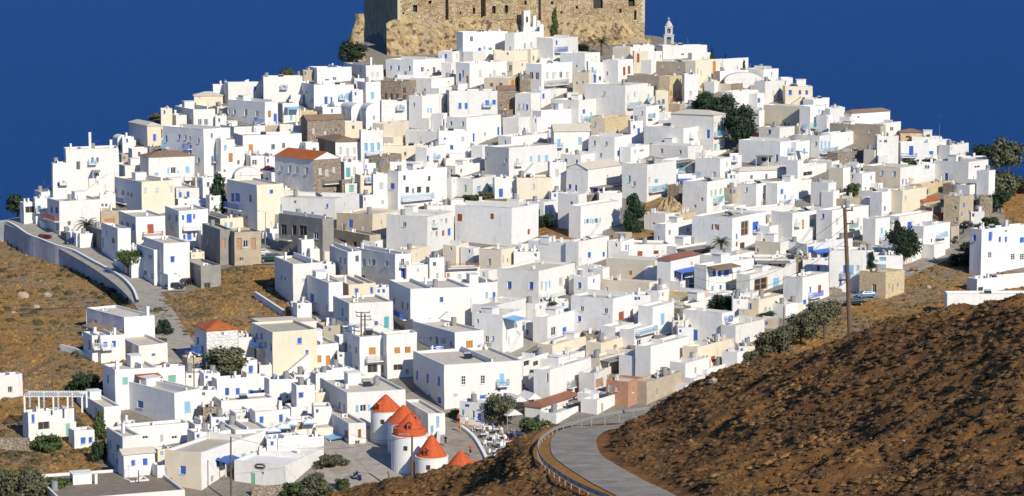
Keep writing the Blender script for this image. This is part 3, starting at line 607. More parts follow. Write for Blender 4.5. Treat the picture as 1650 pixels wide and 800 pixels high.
HOUSES = """108 108 192 241 308 w d149,258,4,9 d157,258,4,9 d157,282,6,5 C145,216 C179,227 Ag147,160,274
86 86 110 264 330 w
75 88 108 246 263 t Rsb
56 66 87 274 292 G D76,284,14,8
56 66 88 291 322 w d84,306,3,3 d84,311,3,4
58 58 78 320 358 w
37 39 58 328 362 w D48,338,14,10
77 96 161 325 380 w b83,338,4,10 b91,339,5,10 d92,366,4,12 Br76,95,346,354
161 161 186 313 338 w d165,331,3,5 d171,331,3,5
182 202 282 268 298 w d186,282,3,8 d196,282,3,8 l250,281,7,5 d262,282,3,5 d231,286,3,5
182 229 282 294 348 wc b186,308,3,9 d198,311,4,9 d206,313,3,8 d212,315,3,8 b198,330,5,10 Bb184,205,318,326
206 238 260 204 240 wc b249,222,5,11 Rhc
206 206 262 189 206 w
182 190 200 219 252 w d193,238,4,10 Rv
208 213 240 240 258 w
226 240 314 254 306 w S279,275,8,10 l302,274,7,10 d291,296,4,9 d302,297,6,9 l252,281,6,4 Bw296,310,283,290 Rhb
253 284 321 305 328 w D281,316,4,10
280 287 334 322 338 w b315,334,8,7 Aw298,331,326
267 289 336 340 400 w d273,350,3,9 d284,352,4,12 b295,351,4,8 b305,352,9,15 b313,349,3,8 b297,382,4,8 b305,381,7,12 b313,379,3,8 Bw294,324,362,370
258 329 372 210 290 w t268,224,4,12 b289,221,3,9 b299,222,3,8 d306,224,4,10 b320,227,3,9 t320,259,4,9 Bl258,271,230,238 Bb298,308,232,240
334 356 378 226 292 w l343,242,5,12 Bb334,350,249,259
356 376 393 238 277 w d371,254,5,12 d384,262,4,7
376 392 487 219 258 w o404,240,7,14 d440,237,6,9 d457,235,5,9 d383,239,4,8 w457,246,4,3 Bg392,415,243,249
340 377 409 206 220 w Rsb
414 414 452 204 217 t
451 451 487 204 219 w d467,210,3,3 d471,213,3,3
344 344 380 116 148 w
376 376 409 114 138 w
384 384 426 123 138 w
361 368 448 134 166 w C397,156 C424,158
313 313 359 149 166 c y321,155,4,8 Rhc
291 291 330 164 178 w
279 312 347 177 208 w d307,196,3,8 W322,197,6,10 W332,197,6,10
347 347 358 186 205 w d353,194,3,6
273 284 290 186 206 w
362 427 448 165 208 w W368,180,4,7 W378,181,4,8 d396,182,5,11 d414,184,5,10 o434,184,5,11 b444,192,7,18 Bb414,426,192,198
448 456 482 168 198 w l469,190,5,8 Al459,480,172
425 425 488 125 165 w d458,140,4,3
478 506 519 137 180 w d487,149,3,6 d494,149,3,5 d503,161,3,8
506 518 571 138 176 w b525,162,6,13 b534,162,3,11 l551,155,3,6 l560,156,6,12
496 511 567 110 136 w d527,129,7,2 W539,127,6,5
551 590 618 106 132 w w600,120,3,6 w608,120,3,6 C599,94
576 590 614 133 170 w t579,151,3,8 t584,155,3,14 l600,154,6,11 Bt574,587,158,167
482 482 511 180 192 y d494,187,4,4
485 495 556 195 232 s w505,211,4,10 w524,214,4,6 d541,211,5,5 Rgb
548 566 590 178 200 w d565,192,3,4 Rv
580 590 618 180 208 w Rv
555 555 584 198 218 c
512 541 583 229 270 sw w549,243,4,11 w560,246,5,15 w571,242,4,10 Bg554,571,252,258 Rhb
582 582 618 211 268 w l590,237,5,12 l600,238,6,14 l610,236,5,12 Bl590,613,244,250 d617,213,4,3
550 555 586 262 296 w t561,278,7,16 w571,276,5,14 Bg566,580,284,292
556 556 574 296 316 w g566,304,8,12
615 615 661 164 206 w l645,172,3,6 l650,177,4,7
659 680 708 156 206 w d667,169,3,7 l690,178,3,7 l695,178,3,7 l694,198,3,12
614 646 676 132 164 s D622,156,4,11 D631,156,4,11 D640,157,4,11 D652,146,5,9 D652,158,5,9 d668,147,5,11
622 666 718 97 132 w d681,112,5,8 d690,115,4,6 d700,113,5,10 b707,117,5,8 C715,90
640 640 668 122 133 w
660 695 746 128 153 w d684,145,4,4 d669,148,4,10 w723,133,4,4
716 727 738 103 128 w d730,118,3,10
724 724 802 148 190 w b741,171,5,10 b751,171,5,10 b785,166,7,8 b796,165,6,8
700 708 725 154 182 w d717,170,3,5
716 716 752 191 210 w
653 707 710 213 240 w d678,232,4,8
616 618 660 201 238 c D646,230,14,4
618 618 688 236 264 c d653,248,4,7
594 614 648 253 286 s t606,268,7,9
614 614 681 262 278 w
602 602 625 282 344 w w615,299,6,10 w616,326,4,6
624 641 721 277 342 w b632,300,7,10 D651,287,4,8 D691,288,4,8 D656,306,6,10 D675,306,7,10 D689,306,6,10 D663,336,4,8 Bl645,695,313,322
684 687 718 239 276 w b689,256,5,9 w701,251,4,8 d707,266,3,5
707 707 754 212 258 w l714,238,6,12 d717,224,3,4 d739,251,3,4 w746,224,4,6 Bw709,728,243,251
718 718 775 256 270 w d758,262,3,9
720 734 796 268 288 w d727,276,3,6
738 746 819 52 86 w d760,63,5,9 b773,80,5,6 t790,79,6,4
818 829 871 54 82 w l846,74,3,9 l856,73,3,9
865 891 932 62 90 w b897,69,3,8 Bb893,910,76,84
706 729 755 83 106 w
753 762 803 84 104 w b783,98,7,3 b795,98,7,3
735 757 818 103 142 w b746,119,3,11 w774,118,5,11 w797,118,5,11
796 796 850 82 102 c d818,87,3,5
817 826 851 100 120 c d822,110,5,10 d842,105,3,5
853 855 885 81 98 c d860,94,3,8
870 870 910 94 106 w d901,99,4,4
902 942 967 87 122 w d929,107,3,4 w954,99,3,6 l955,113,3,9
847 872 923 104 150 w d856,122,6,12 d865,123,6,12 w882,122,5,10 w892,122,5,10 d904,121,5,10 w914,121,5,9 d854,146,5,3 Bg876,912,129,137
971 996 1021 98 128 w r1006,115,4,14 r1014,113,4,13
939 1015 1023 77 98 c
923 948 952 118 152 c d929,134,3,5 d939,133,3,5
948 948 972 101 132 w l955,113,3,9
942 1007 1044 139 192 w w973,151,5,7 w1012,158,3,9 w1023,152,3,8 Bl1010,1029,165,173
780 818 841 127 152 cy o792,137,6,6 o807,137,6,6 o826,134,5,9 o835,134,4,9
802 802 830 146 170 s Rgb
830 855 871 152 190 w w836,172,4,9 w843,172,4,9 b849,173,4,9
870 872 888 146 170 w b876,155,4,8 Bb853,886,159,165
886 888 916 146 160 w w894,155,4,5 w905,155,4,5
888 932 978 162 200 w b941,180,5,7 l969,174,3,12 Bl936,952,187,196
870 872 938 180 214 w d885,207,5,3
720 752 809 191 240 w d785,228,4,4
810 835 861 191 222 w d854,197,4,4 b845,209,4,6 b854,216,5,6
893 893 951 213 256 w l901,230,5,11 l935,227,5,11 b946,243,5,6 Rgc
952 974 1017 192 224 cy w988,214,3,8 w1002,214,3,8
1016 1016 1036 196 224 w d1022,205,3,6 b1029,212,4,10
781 820 899 239 290 w d785,250,3,7 d815,259,3,9 w834,260,5,10 l856,256,4,9 l869,255,5,11 l881,255,6,10 d837,280,4,8
803 824 886 221 242 w d814,230,3,7 b844,234,3,6
886 886 913 263 312 w w898,278,5,12
912 947 1002 274 320 w b918,301,5,8 b928,304,4,12 d979,284,3,3 b960,305,8,9 b969,305,7,8 Ag950,998,298 Rgc
903 936 976 251 270 w w949,262,4,10
942 942 1002 270 282 w b948,276,7,3 b968,276,6,3 b980,276,7,3 b993,276,7,3
948 990 1018 222 264 w b998,247,7,9
736 762 800 289 320 w l772,304,7,8 t790,306,7,18 g750,304,4,12
797 797 836 288 320 w b807,311,7,14 w825,307,5,8
833 833 890 287 316 c w860,301,4,9
853 876 899 327 360 w D866,342,8,9 w888,341,6,10
840 846 854 330 352 w D848,342,5,8
899 932 935 314 372 w
919 919 934 314 334 w b924,325,3,3
932 935 1000 333 380 w S947,357,5,8 S961,356,6,8
965 965 1002 312 334 w b971,326,3,7
732 824 868 336 396 w r740,351,8,12 r792,349,6,9 r852,374,4,9
622 688 732 350 412 w d699,359,4,8 d711,355,3,4 d719,356,4,8 w695,377,3,6 d704,377,4,9 r714,376,4,9 b724,374,6,12
688 688 762 332 350 w
1021 1021 1044 84 110 c r1028,94,4,14
1020 1020 1054 73 86 w
1066 1068 1140 74 98 w d1100,88,5,3
1044 1056 1072 84 102 w d1061,84,2,3 d1065,84,2,3
1054 1118 1134 101 124 tc
1118 1120 1146 99 136 c y1124,118,2,16 y1130,118,2,10
1134 1136 1164 98 132 c o1141,120,3,14 o1151,108,5,18
1162 1165 1206 97 116 w d1199,103,3,4
1206 1206 1220 101 112 y
1158 1160 1231 116 134 w
1168 1168 1228 130 142 w Rv
1156 1178 1222 137 152 cs
1177 1180 1222 149 192 w d1218,152,3,5
1010 1062 1076 124 144 t y1035,134,5,7 y1062,135,5,6
1076 1078 1104 124 158 y o1081,151,3,9 o1088,151,3,9 o1095,150,3,9 o1100,150,3,8 Br1080,1106,157,163
1103 1103 1125 121 162 w w1113,150,4,6
1034 1036 1058 141 170 w l1045,155,4,7 Bl1038,1056,158,164
1057 1057 1077 148 172 c d1062,165,4,6 d1069,164,4,8
1020 1041 1062 173 206 w d1047,186,3,5 d1055,187,4,10
1080 1149 1168 186 246 w w1152,202,2,10 w1158,203,3,12 w1164,202,3,12 l1153,237,5,10 w1161,237,3,8 Bl1150,1171,210,219 Rhc
1060 1121 1139 197 212 w
1037 1101 1139 207 252 w d1070,232,4,8 w1113,217,3,6 w1125,216,3,9 w1133,216,3,10 l1112,232,3,7
1014 1016 1046 237 264 w l1023,244,3,6 d1041,258,6,7 o1034,243,7,3
1046 1108 1133 237 262 w d1108,246,2,10
1050 1054 1110 262 300 w D1065,270,7,9 D1080,270,10,8 t1098,271,8,8 Ag1052,1108,260
1002 1042 1090 266 326 w t1014,289,4,12 w1046,290,3,8 t1075,303,4,14 l1058,292,6,6 Bl1045,1068,299,308
1120 1160 1178 257 294 w w1151,283,5,12 Bl1119,1130,277,286
1130 1134 1176 247 260 w
1099 1138 1175 294 347 w d1120,333,4,5 g1146,312,3,10 g1153,311,3,10 g1161,309,4,10 Bt1149,1171,315,325
1092 1092 1121 284 302 w b1096,293,3,5 b1104,294,4,5 Ab1093,1116,288
1038 1072 1088 346 374 w d1054,361,5,4 d1077,358,3,3
1088 1095 1122 346 362 y d1103,355,3,5
1114 1179 1236 351 408 w S1153,366,5,9 O1200,368,12,24 b1218,364,11,14 D1196,396,8,10 r1187,394,3,8 Bb1212,1225,368,373
1056 1072 1143 363 400 w d1061,384,3,6
1013 1013 1080 394 416 w r1031,409,8,8 r1057,407,8,6
1085 1090 1160 398 418 w d1121,405,4,6 b1155,408,11,7 Ag1088,1160,396
1075 1080 1128 420 472 w d1115,425,3,6 b1088,443,4,10 b1101,443,5,10 w1114,441,4,10 w1113,465,4,8 Bb1087,1118,447,458 Ab1086,1116,433 Rhr
976 1055 1068 421 456 c o1016,440,5,7
1055 1060 1080 432 462 w w1074,446,8,12 D1061,465,5,10 At1057,1082,431
968 1046 1060 457 480 c w978,467,4,8 d1055,463,5,12
1128 1138 1216 428 478 w b1151,441,5,10 b1160,441,5,10 b1171,440,9,10 l1190,438,6,5 l1148,465,4,8 b1161,464,4,9 l1173,463,5,9 l1188,464,5,13 d1210,440,2,12 Ar1136,1178,427
1128 1175 1218 414 429 w
1077 1123 1141 474 494 y d1092,488,5,6
1217 1257 1283 392 420 cw d1219,404,7,7 b1269,409,3,12 w1276,407,3,9 Bl1267,1282,415,421
1216 1216 1282 418 444 w r1221,429,8,9 w1231,430,7,10 r1240,430,6,10 w1249,430,6,10 r1256,430,4,12 Ag1218,1272,420
1195 1208 1262 443 476 w O1226,458,22,20 l1251,458,12,20
1262 1293 1336 448 494 w b1306,467,3,10 r1321,466,5,13 b1276,486,12,6 b1297,488,6,10 Bb1302,1320,470,478
1293 1293 1335 420 448 w
1296 1300 1374 394 426 w b1306,402,11,10 b1341,413,3,12 b1347,411,3,12 b1355,412,6,10 b1330,412,8,8 Ab1306,1362,400
1335 1336 1388 404 468 w b1361,434,3,14 b1354,458,3,14 l1383,432,4,8 Bb1357,1372,438,447 r1333,443,4,6
1403 1403 1454 412 437 w l1411,421,6,4 l1422,417,11,7 l1422,430,10,7
1385 1427 1457 440 482 y d1409,465,7,14 d1433,462,2,9 d1438,465,2,16 d1447,460,3,9
1200 1222 1262 484 507 c l1233,499,4,7 l1240,499,4,7 b1252,501,5,10
1188 1190 1222 478 502 w
1188 1190 1282 276 294 w Rhc
1187 1218 1252 298 337 w d1203,306,3,8 w1230,316,3,8 w1237,314,3,8 w1244,313,3,8 Bg1226,1249,320,330
1250 1252 1308 297 337 w b1260,309,5,8 b1265,318,3,7 l1288,315,3,9 Bb1258,1277,322,332 Bl1280,1299,320,329
1306 1334 1338 297 332 w l1307,307,5,9
1390 1450 1480 271 305 cw b1455,293,2,9 b1460,293,2,9 b1466,292,3,10 Bb1452,1480,298,307
1345 1350 1406 247 270 s
1303 1340 1352 261 274 w
1335 1358 1370 271 302 cw w1362,270,3,6
1288 1290 1332 269 292 w D1301,280,16,6
1190 1257 1280 230 264 w D1231,257,8,6 D1240,258,5,7 b1252,255,4,12 Ag1226,1247,250
1279 1282 1304 230 264 w b1296,244,3,9 Al1278,1288,243
1280 1320 1346 220 252 w l1324,234,3,14 l1330,234,3,14 l1336,234,3,12 Bl1320,1345,238,246
1336 1338 1388 217 248 w d1367,225,2,4 d1368,240,3,3 Ar1380,1406,232
1336 1418 1424 204 242 t
1413 1413 1447 219 270 w d1419,228,3,3 d1427,228,5,5
1422 1424 1451 200 220 w d1437,208,6,6
1360 1372 1434 183 203 w d1383,189,4,2 Rhb
1335 1337 1361 177 203 w
1337 1337 1352 171 179 G
1308 1310 1336 161 188 w
1295 1305 1329 172 214 w b1287,194,3,10 Bt1302,1316,197,206 Bl1296,1302,200,208
1265 1265 1309 140 170 c
1259 1259 1277 124 143 w
1228 1232 1264 132 170 w y1246,151,3,8 b1255,152,3,12 b1261,154,2,9
1229 1295 1310 173 208 cw d1258,202,4,4 d1299,181,3,9
1223 1256 1280 207 228 w b1240,213,5,7 l1233,224,5,3 l1246,224,5,3 l1264,223,3,6 l1272,222,3,6
1200 1230 1254 112 134 w d1206,130,4,3
1218 1220 1232 152 184 w b1223,162,5,7 Bb1216,1224,174,180
1451 1451 1486 212 226 y D1463,221,7,3 Rhb
1469 1469 1517 219 230 w
1451 1451 1496 231 254 w b1468,243,7,15 Bb1453,1477,247,253
1494 1494 1531 227 257 w b1496,240,3,10 b1500,247,8,7 d1519,249,4,4
1528 1530 1560 235 264 w d1546,249,3,4 w1532,240,5,5 C1554,231
1547 1547 1590 254 270 w
1505 1560 1592 263 302 w d1575,269,10,3
1545 1562 1580 300 344 w d1570,316,4,6
1588 1592 1602 276 332 w
1480 1485 1532 298 320 y d1494,310,6,10 d1520,309,5,9
1483 1489 1516 326 336 t Rgo
1488 1502 1516 334 360 st r1496,341,9,12
1508 1512 1540 352 362 t Rgo
1512 1532 1545 366 395 t r1525,364,9,6 r1521,372,8,5
1520 1545 1567 317 368 yt d1539,335,4,5 d1541,354,4,8
1445 1448 1502 350 378 w b1466,364,8,13 b1494,362,5,9
1480 1487 1530 366 416 w b1507,393,2,14 b1486,409,3,12 r1501,388,3,6 Bl1508,1521,374,382
1451 1453 1492 308 348 c w1459,320,3,8
1415 1420 1453 312 352 w b1426,336,3,7 b1437,336,3,8 Bl1423,1444,344,351
1400 1410 1433 354 388 w l1421,372,4,10 w1411,366,3,5 Bl1417,1434,378,386
1565 1580 1660 370 446 w b1570,384,5,11 b1596,381,6,15 b1611,386,4,9 b1621,386,4,9 b1647,387,8,9 W1595,411,6,9 W1632,414,7,10 W1647,414,7,10 d1621,373,4,2
1570 1574 1670 450 472 w D1580,466,8,6
1522 1526 1670 474 512 w
1242 1276 1342 344 394 w w1283,358,3,9 o1294,362,4,16 g1309,361,8,15 r1308,382,8,9 l1296,387,5,8 l1326,386,7,8 d1219,347,3,5
1200 1202 1280 338 356 w d1211,347,3,6 d1233,343,3,5 Ag1222,1242,350
1236 1240 1278 366 395 w W1244,381,5,6 l1283,387,5,8 b1244,386,4,5 Bw1255,1275,362,368
1315 1340 1400 340 394 w y1349,357,4,12 w1372,360,4,10 w1383,358,4,14 w1393,358,4,14 D1391,380,9,4 d1405,384,9,8
1388 1420 1452 321 346 w l1382,333,3,6 b1392,334,6,6
1360 1420 1452 311 324 w
232 264 306 394 464 w b278,418,7,10 d259,441,3,4 d286,445,6,4
221 249 252 404 460 w l242,414,7,6 d234,440,6,9 d245,445,3,9
325 355 392 353 374 Gc d338,365,3,6
326 355 364 371 428 G d333,390,4,10 d335,422,4,14 d347,420,4,12 k360,393,6,16
362 378 421 375 430 Gt k385,393,8,18 d396,393,8,12 k408,393,8,18 d389,418,6,6 d369,391,4,16 Rsb
295 324 356 430 466 G D334,460,10,8 w301,429,5,4 w310,433,5,4 w320,434,5,4
306 308 328 408 428 c w312,413,4,4
443 473 520 426 494 w d453,448,3,8 d460,449,3,5 w490,452,6,5
486 530 532 457 514 w b503,480,7,14 d496,499,4,5 d506,504,4,9 Bb486,511,484,495
530 562 606 458 494 tc d534,490,3,10
537 563 634 490 548 w b552,503,3,12 Bg551,561,516,523
553 580 622 544 606 w d558,559,3,9 d564,559,3,7 d574,564,4,10 d566,592,3,9 d575,596,4,11 o600,566,11,12 D600,594,16,13 o617,595,5,12 Bg589,621,573,581
622 624 673 540 612 w o641,565,9,10 o658,564,9,10 D641,592,14,9 w656,599,6,8
627 662 760 467 538 w d636,485,3,12 b649,492,3,12 b657,494,3,12 d629,508,3,7 d650,527,3,10 d641,512,3,6 Bb640,658,502,511
684 695 762 486 524 w d707,503,3,16 d711,503,3,16
658 733 780 535 570 w d679,562,3,6 d694,546,3,8 d704,549,4,14 d727,556,4,11 o756,556,11,14 w715,549,8,9
661 716 844 589 662 w b672,605,4,16 b689,610,4,16 b707,614,4,15 d658,632,3,9 d670,635,3,12 d681,641,4,13 d692,641,3,10 b708,645,6,10 W747,613,7,15 W778,612,7,14 l809,610,8,17 w734,637,6,5 w762,634,6,5 b778,640,10,6 d804,629,5,6 b814,637,6,7
740 780 794 652 690 w t746,665,3,10 d763,668,4,12 b752,654,8,4 b772,672,6,12
760 800 848 493 542 w l835,510,4,12
764 810 842 508 570 w l770,518,3,7 d785,547,6,11 l795,546,4,8 w820,550,3,14 d835,540,3,9 Al797,828,512
840 878 881 522 550 w d850,536,4,10
877 882 945 513 556 w d892,534,8,15 b910,534,7,14 Bb878,913,542,550
919 987 1022 483 542 w r1001,510,9,15 Bg991,1020,512,521
884 890 962 558 582 c d911,564,3,8
880 886 955 598 656 w d917,619,3,4 b948,616,3,9 d883,610,3,14
888 892 956 580 600 w
954 958 978 602 640 w k966,617,12,14
840 843 884 582 598 w D848,586,10,7 D863,586,9,7 D877,587,8,7
1047 1051 1086 495 534 w l1068,514,7,18 Bl1062,1084,528,535
1018 1022 1056 532 562 w d1030,552,7,9 Bl1023,1052,528,536
1100 1163 1182 506 556 w d1141,546,4,4 w1170,514,3,4
1100 1104 1180 492 510 w d1130,503,7,2
1163 1165 1192 518 556 w d1186,527,2,6
990 992 1022 528 556 w D1001,541,4,14 d1009,545,8,8 r1013,533,3,12
966 968 1018 553 578 c o991,559,6,7
962 966 1020 578 606 c d1001,586,2,14 d1007,585,2,14 o996,590,3,10 Ag962,1006,576
1018 1022 1036 574 604 w r1026,583,7,13
1036 1048 1112 559 616 w
1100 1104 1142 587 622 w
1120 1124 1184 562 600 c r1133,579,3,11 r1139,580,3,14 r1149,581,7,14
1138 1140 1178 596 612 w
1180 1185 1232 527 562 w b1206,549,5,12
976 1012 1036 616 658 k w984,608,5,6
956 960 980 612 640 k
1036 1042 1100 617 654 t d1058,632,2,12
960 962 1010 646 668 w
868 872 936 656 674 w Rhr
890 896 952 668 684 w
135 201 250 513 560 w D160,533,7,10 d173,534,8,10 r188,534,10,10 w154,519,6,7 Ar151,200,526 C240,496
135 149 164 541 584 w d144,556,4,18
149 163 202 543 586 w d157,546,6,2
190 224 270 557 590 w d198,571,3,12 d206,572,3,10 d214,573,3,9 b247,572,6,4
167 187 256 597 662 w g202,614,9,13 t174,611,4,12 C188,584 Ao217,255,602
253 256 299 594 644 w g277,611,13,12 d285,627,3,3
-20 -18 36 608 648 w d16,628,7,10 Ar-15,44,648
42 46 122 666 712 w D70,686,18,12 g109,692,7,20 b53,675,3,14
120 168 172 657 692 w
118 120 152 695 724 w Rsb
190 282 324 634 690 w l302,656,10,18 b226,652,10,12
173 199 204 705 770 w t178,716,4,14 d190,722,8,12 d190,745,8,10
204 206 304 691 724 w d234,705,9,4 w260,706,5,11 d281,705,9,4
198 200 250 734 770 w Rgc
96 98 300 806 860 w Z17 Rsb
267 325 433 731 792 cw F58 b295,758,10,14 b352,745,6,16 b362,742,6,14 l393,734,8,6 l406,730,5,6 d377,760,5,10 Ab347,372,737
378 460 524 750 790 w F64 Rsw N g407,773,8,22 d423,763,4,4
347 350 432 612 647 w b366,632,7,14 b383,632,7,13 b404,636,8,16 b424,635,6,13
345 357 442 647 674 w
430 434 476 614 652 w b450,645,7,10 d462,640,5,5
475 478 508 622 664 w b485,637,8,9
370 380 411 667 694 w w384,673,5,5 w395,673,5,5 D364,672,7,4
409 412 468 663 694 w
355 380 434 694 714 w
468 470 508 677 699 w o482,685,8,16 d497,683,5,3
465 467 522 708 722 w
515 560 655 634 690 w b527,640,5,10 b547,655,4,14 b555,658,3,13 S585,658,10,11 Bb520,540,648,658
520 562 586 684 718 w r558,700,6,12 r579,699,4,14 d576,713,8,6 Al511,556,690
650 690 710 668 704 w l705,680,5,18 l696,692,4,12
315 334 384 534 596 S b319,549,4,12 b326,563,5,12 b321,577,4,10 b330,582,3,10 d359,538,3,3 Bb316,328,558,568 Rho
384 385 404 544 572 w
405 424 512 523 536 w w440,526,3,4 d463,525,3,4 w491,524,3,4
405 440 512 536 602 wc b414,542,4,10 b421,542,4,10 b428,556,3,10 b437,560,3,13 Bb406,424,549,557
477 504 546 557 596 w b484,571,3,12 b492,577,3,15 b499,577,3,10 o514,579,7,12 o528,583,7,20 d541,575,4,9
418 418 432 589 608 w d422,592,4,3
148 163 198 342 374 Gt o176,358,16,11
135 165 167 372 406 G w143,387,4,7
192 220 267 350 402 w b197,363,5,12 b206,364,5,11 b215,366,5,10 d213,392,5,11 r243,369,10,15 r232,395,5,9 Br229,260,373,380
164 190 203 369 426 w r182,388,5,9 d171,375,3,8
363 415 458 299 374 wc b375,318,5,14 b383,318,8,14 d404,320,4,12 b374,344,3,9 d386,348,4,7 d397,350,3,4 Bb362,391,327,336
438 505 550 259 322 ws w453,272,5,9 w467,273,5,12 w478,274,5,12 w494,276,5,12 d482,311,4,6 d496,311,4,6 w516,277,5,11 w527,279,5,11 w538,274,5,9 t528,314,6,12 d541,312,6,12 Bg519,543,288,296 Rgo
424 438 442 280 302 w b430,290,6,8
378 378 420 284 298 w Rv
350 352 374 278 296 w
394 404 426 252 282 w W410,262,8,8
424 424 482 309 324 c d431,318,4,5
407 412 430 324 350 w d414,338,3,12 w421,337,3,10
427 540 580 322 374 w t444,333,5,10 t451,335,6,12 d468,347,3,8 d475,326,4,5 w481,346,11,13 d491,347,4,11 d503,347,4,11 b527,332,3,7 b523,352,5,13 Bl515,533,359,366
443 520 524 354 428 G D457,370,9,16 D474,371,7,16 D488,372,12,16 b454,397,4,8 b467,405,4,10 b478,408,4,12 d509,380,8,12 Bg449,470,378,386
483 486 503 388 424 w b488,413,4,12
542 600 646 347 392 tc d554,368,5,16 w586,372,6,16 b565,361,7,14
526 596 600 380 408 tt D536,392,7,16 D552,394,12,15 D572,396,6,13 d590,396,5,9
484 500 502 402 426 w b492,404,12,5 d489,418,3,8
501 523 544 406 428 tc
531 561 582 406 462 w b549,419,3,10 b556,421,3,10 b540,446,3,10 b549,449,3,10 b556,449,3,10
565 637 663 410 464 w l579,425,3,13 l587,424,6,14 l595,423,3,9 t602,423,6,10 b585,450,7,14 l623,425,5,9
637 662 692 403 428 c w671,412,3,6
644 655 690 429 464 w b648,439,3,11 b652,445,2,8 w673,436,4,5
690 692 716 416 456 w d700,426,5,7 w704,445,4,9
714 718 774 432 460 w o722,444,5,7 w740,449,6,14 w763,449,5,8 Bo720,770,424,431
772 808 830 404 442 cc W789,423,5,11 d818,420,3,7 w811,417,2,12
850 930 934 393 426 w
930 932 982 391 422 w b950,411,6,9 b973,410,5,8
800 868 928 438 486 w b821,460,7,13 b856,461,7,13 w873,460,3,12 l880,461,3,14 l886,458,3,12 w904,454,7,13 d823,483,6,2 d839,482,6,2 Bw868,904,470,478
730 745 802 458 492 w b796,478,5,15 l784,476,3,10 l732,464,15,7
935 938 950 447 478 w b942,461,2,5"""  # some blue shutters above stand for shaded recesses, their shade painted as blue
CN = {'w':'white','c':'cream','y':'ochre stone','s':'brown rubble','t':'tan','G':'grey concrete','k':'brick','S':'whitewashed stone'}
HN = {'w':'white_house','c':'cream_house','y':'ochre_stone_house','s':'rubble_stone_house','t':'tan_house','G':'concrete_house','k':'brick_building','S':'whitewashed_stone_house'}
def solve_phi(pL, pR, xc, bot):
    phi0 = 17 if (xc < 600 or (bot > 450 and xc < 765)) else 61
    W1max, W2max, wmin = 14.0, 15.0, 3.2
    if pL < 0.15: return math.radians(random.uniform(1, 6) if xc < 700 else random.uniform(2, 9)), None
    phi = math.radians(phi0)
    lo, hi = math.radians(9), math.radians(80)
    lo = max(lo, math.asin(min(0.98, pL/W2max))); hi = min(hi, math.acos(min(0.98, max(pR, .3)/W1max)))
    if lo < hi: phi = min(max(phi, lo), hi)
    else: phi = (lo+hi)/2
    return phi, True
def face(mb, W, z0, z1, holes, P, mi, depth=.16):
    us = sorted({0, W, *[q for hh in holes for q in hh[:2]]}); zs = sorted({z0, z1, *[q for hh in holes for q in hh[2:]]})
    for i in range(len(us)-1):
        for j in range(len(zs)-1):
            cu, cz = (us[i]+us[i+1])/2, (zs[j]+zs[j+1])/2
            if any(a < cu < b and c < cz < d for a, b, c, d in holes): continue
            mb.quad(P(us[i], 0, zs[j]), P(us[i+1], 0, zs[j]), P(us[i+1], 0, zs[j+1]), P(us[i], 0, zs[j+1]), mi)
    for a, b, c, d in holes:
        for q in (((a, c), (a, d)), ((b, d), (b, c)), ((a, d), (b, d)), ((b, c), (a, c))):
            (u0, v0), (u1, v1) = q; mb.quad(P(u0, 0, v0), P(u1, 0, v1), P(u1, depth, v1), P(u0, depth, v0), mi)
def place(px, py, P0, dr, along):
    """where the sight line through a pixel meets the house face"""
    d = Vector(ray(px, py)); n = Vector((-along.y, along.x, 0)); k = (P0-Vector((0, 0, CAMZ))).dot(n)/d.dot(n)
    q = Vector((0, 0, CAMZ))+d*k; return (q-P0).dot(along), q.z-P0.z
FOOT = []
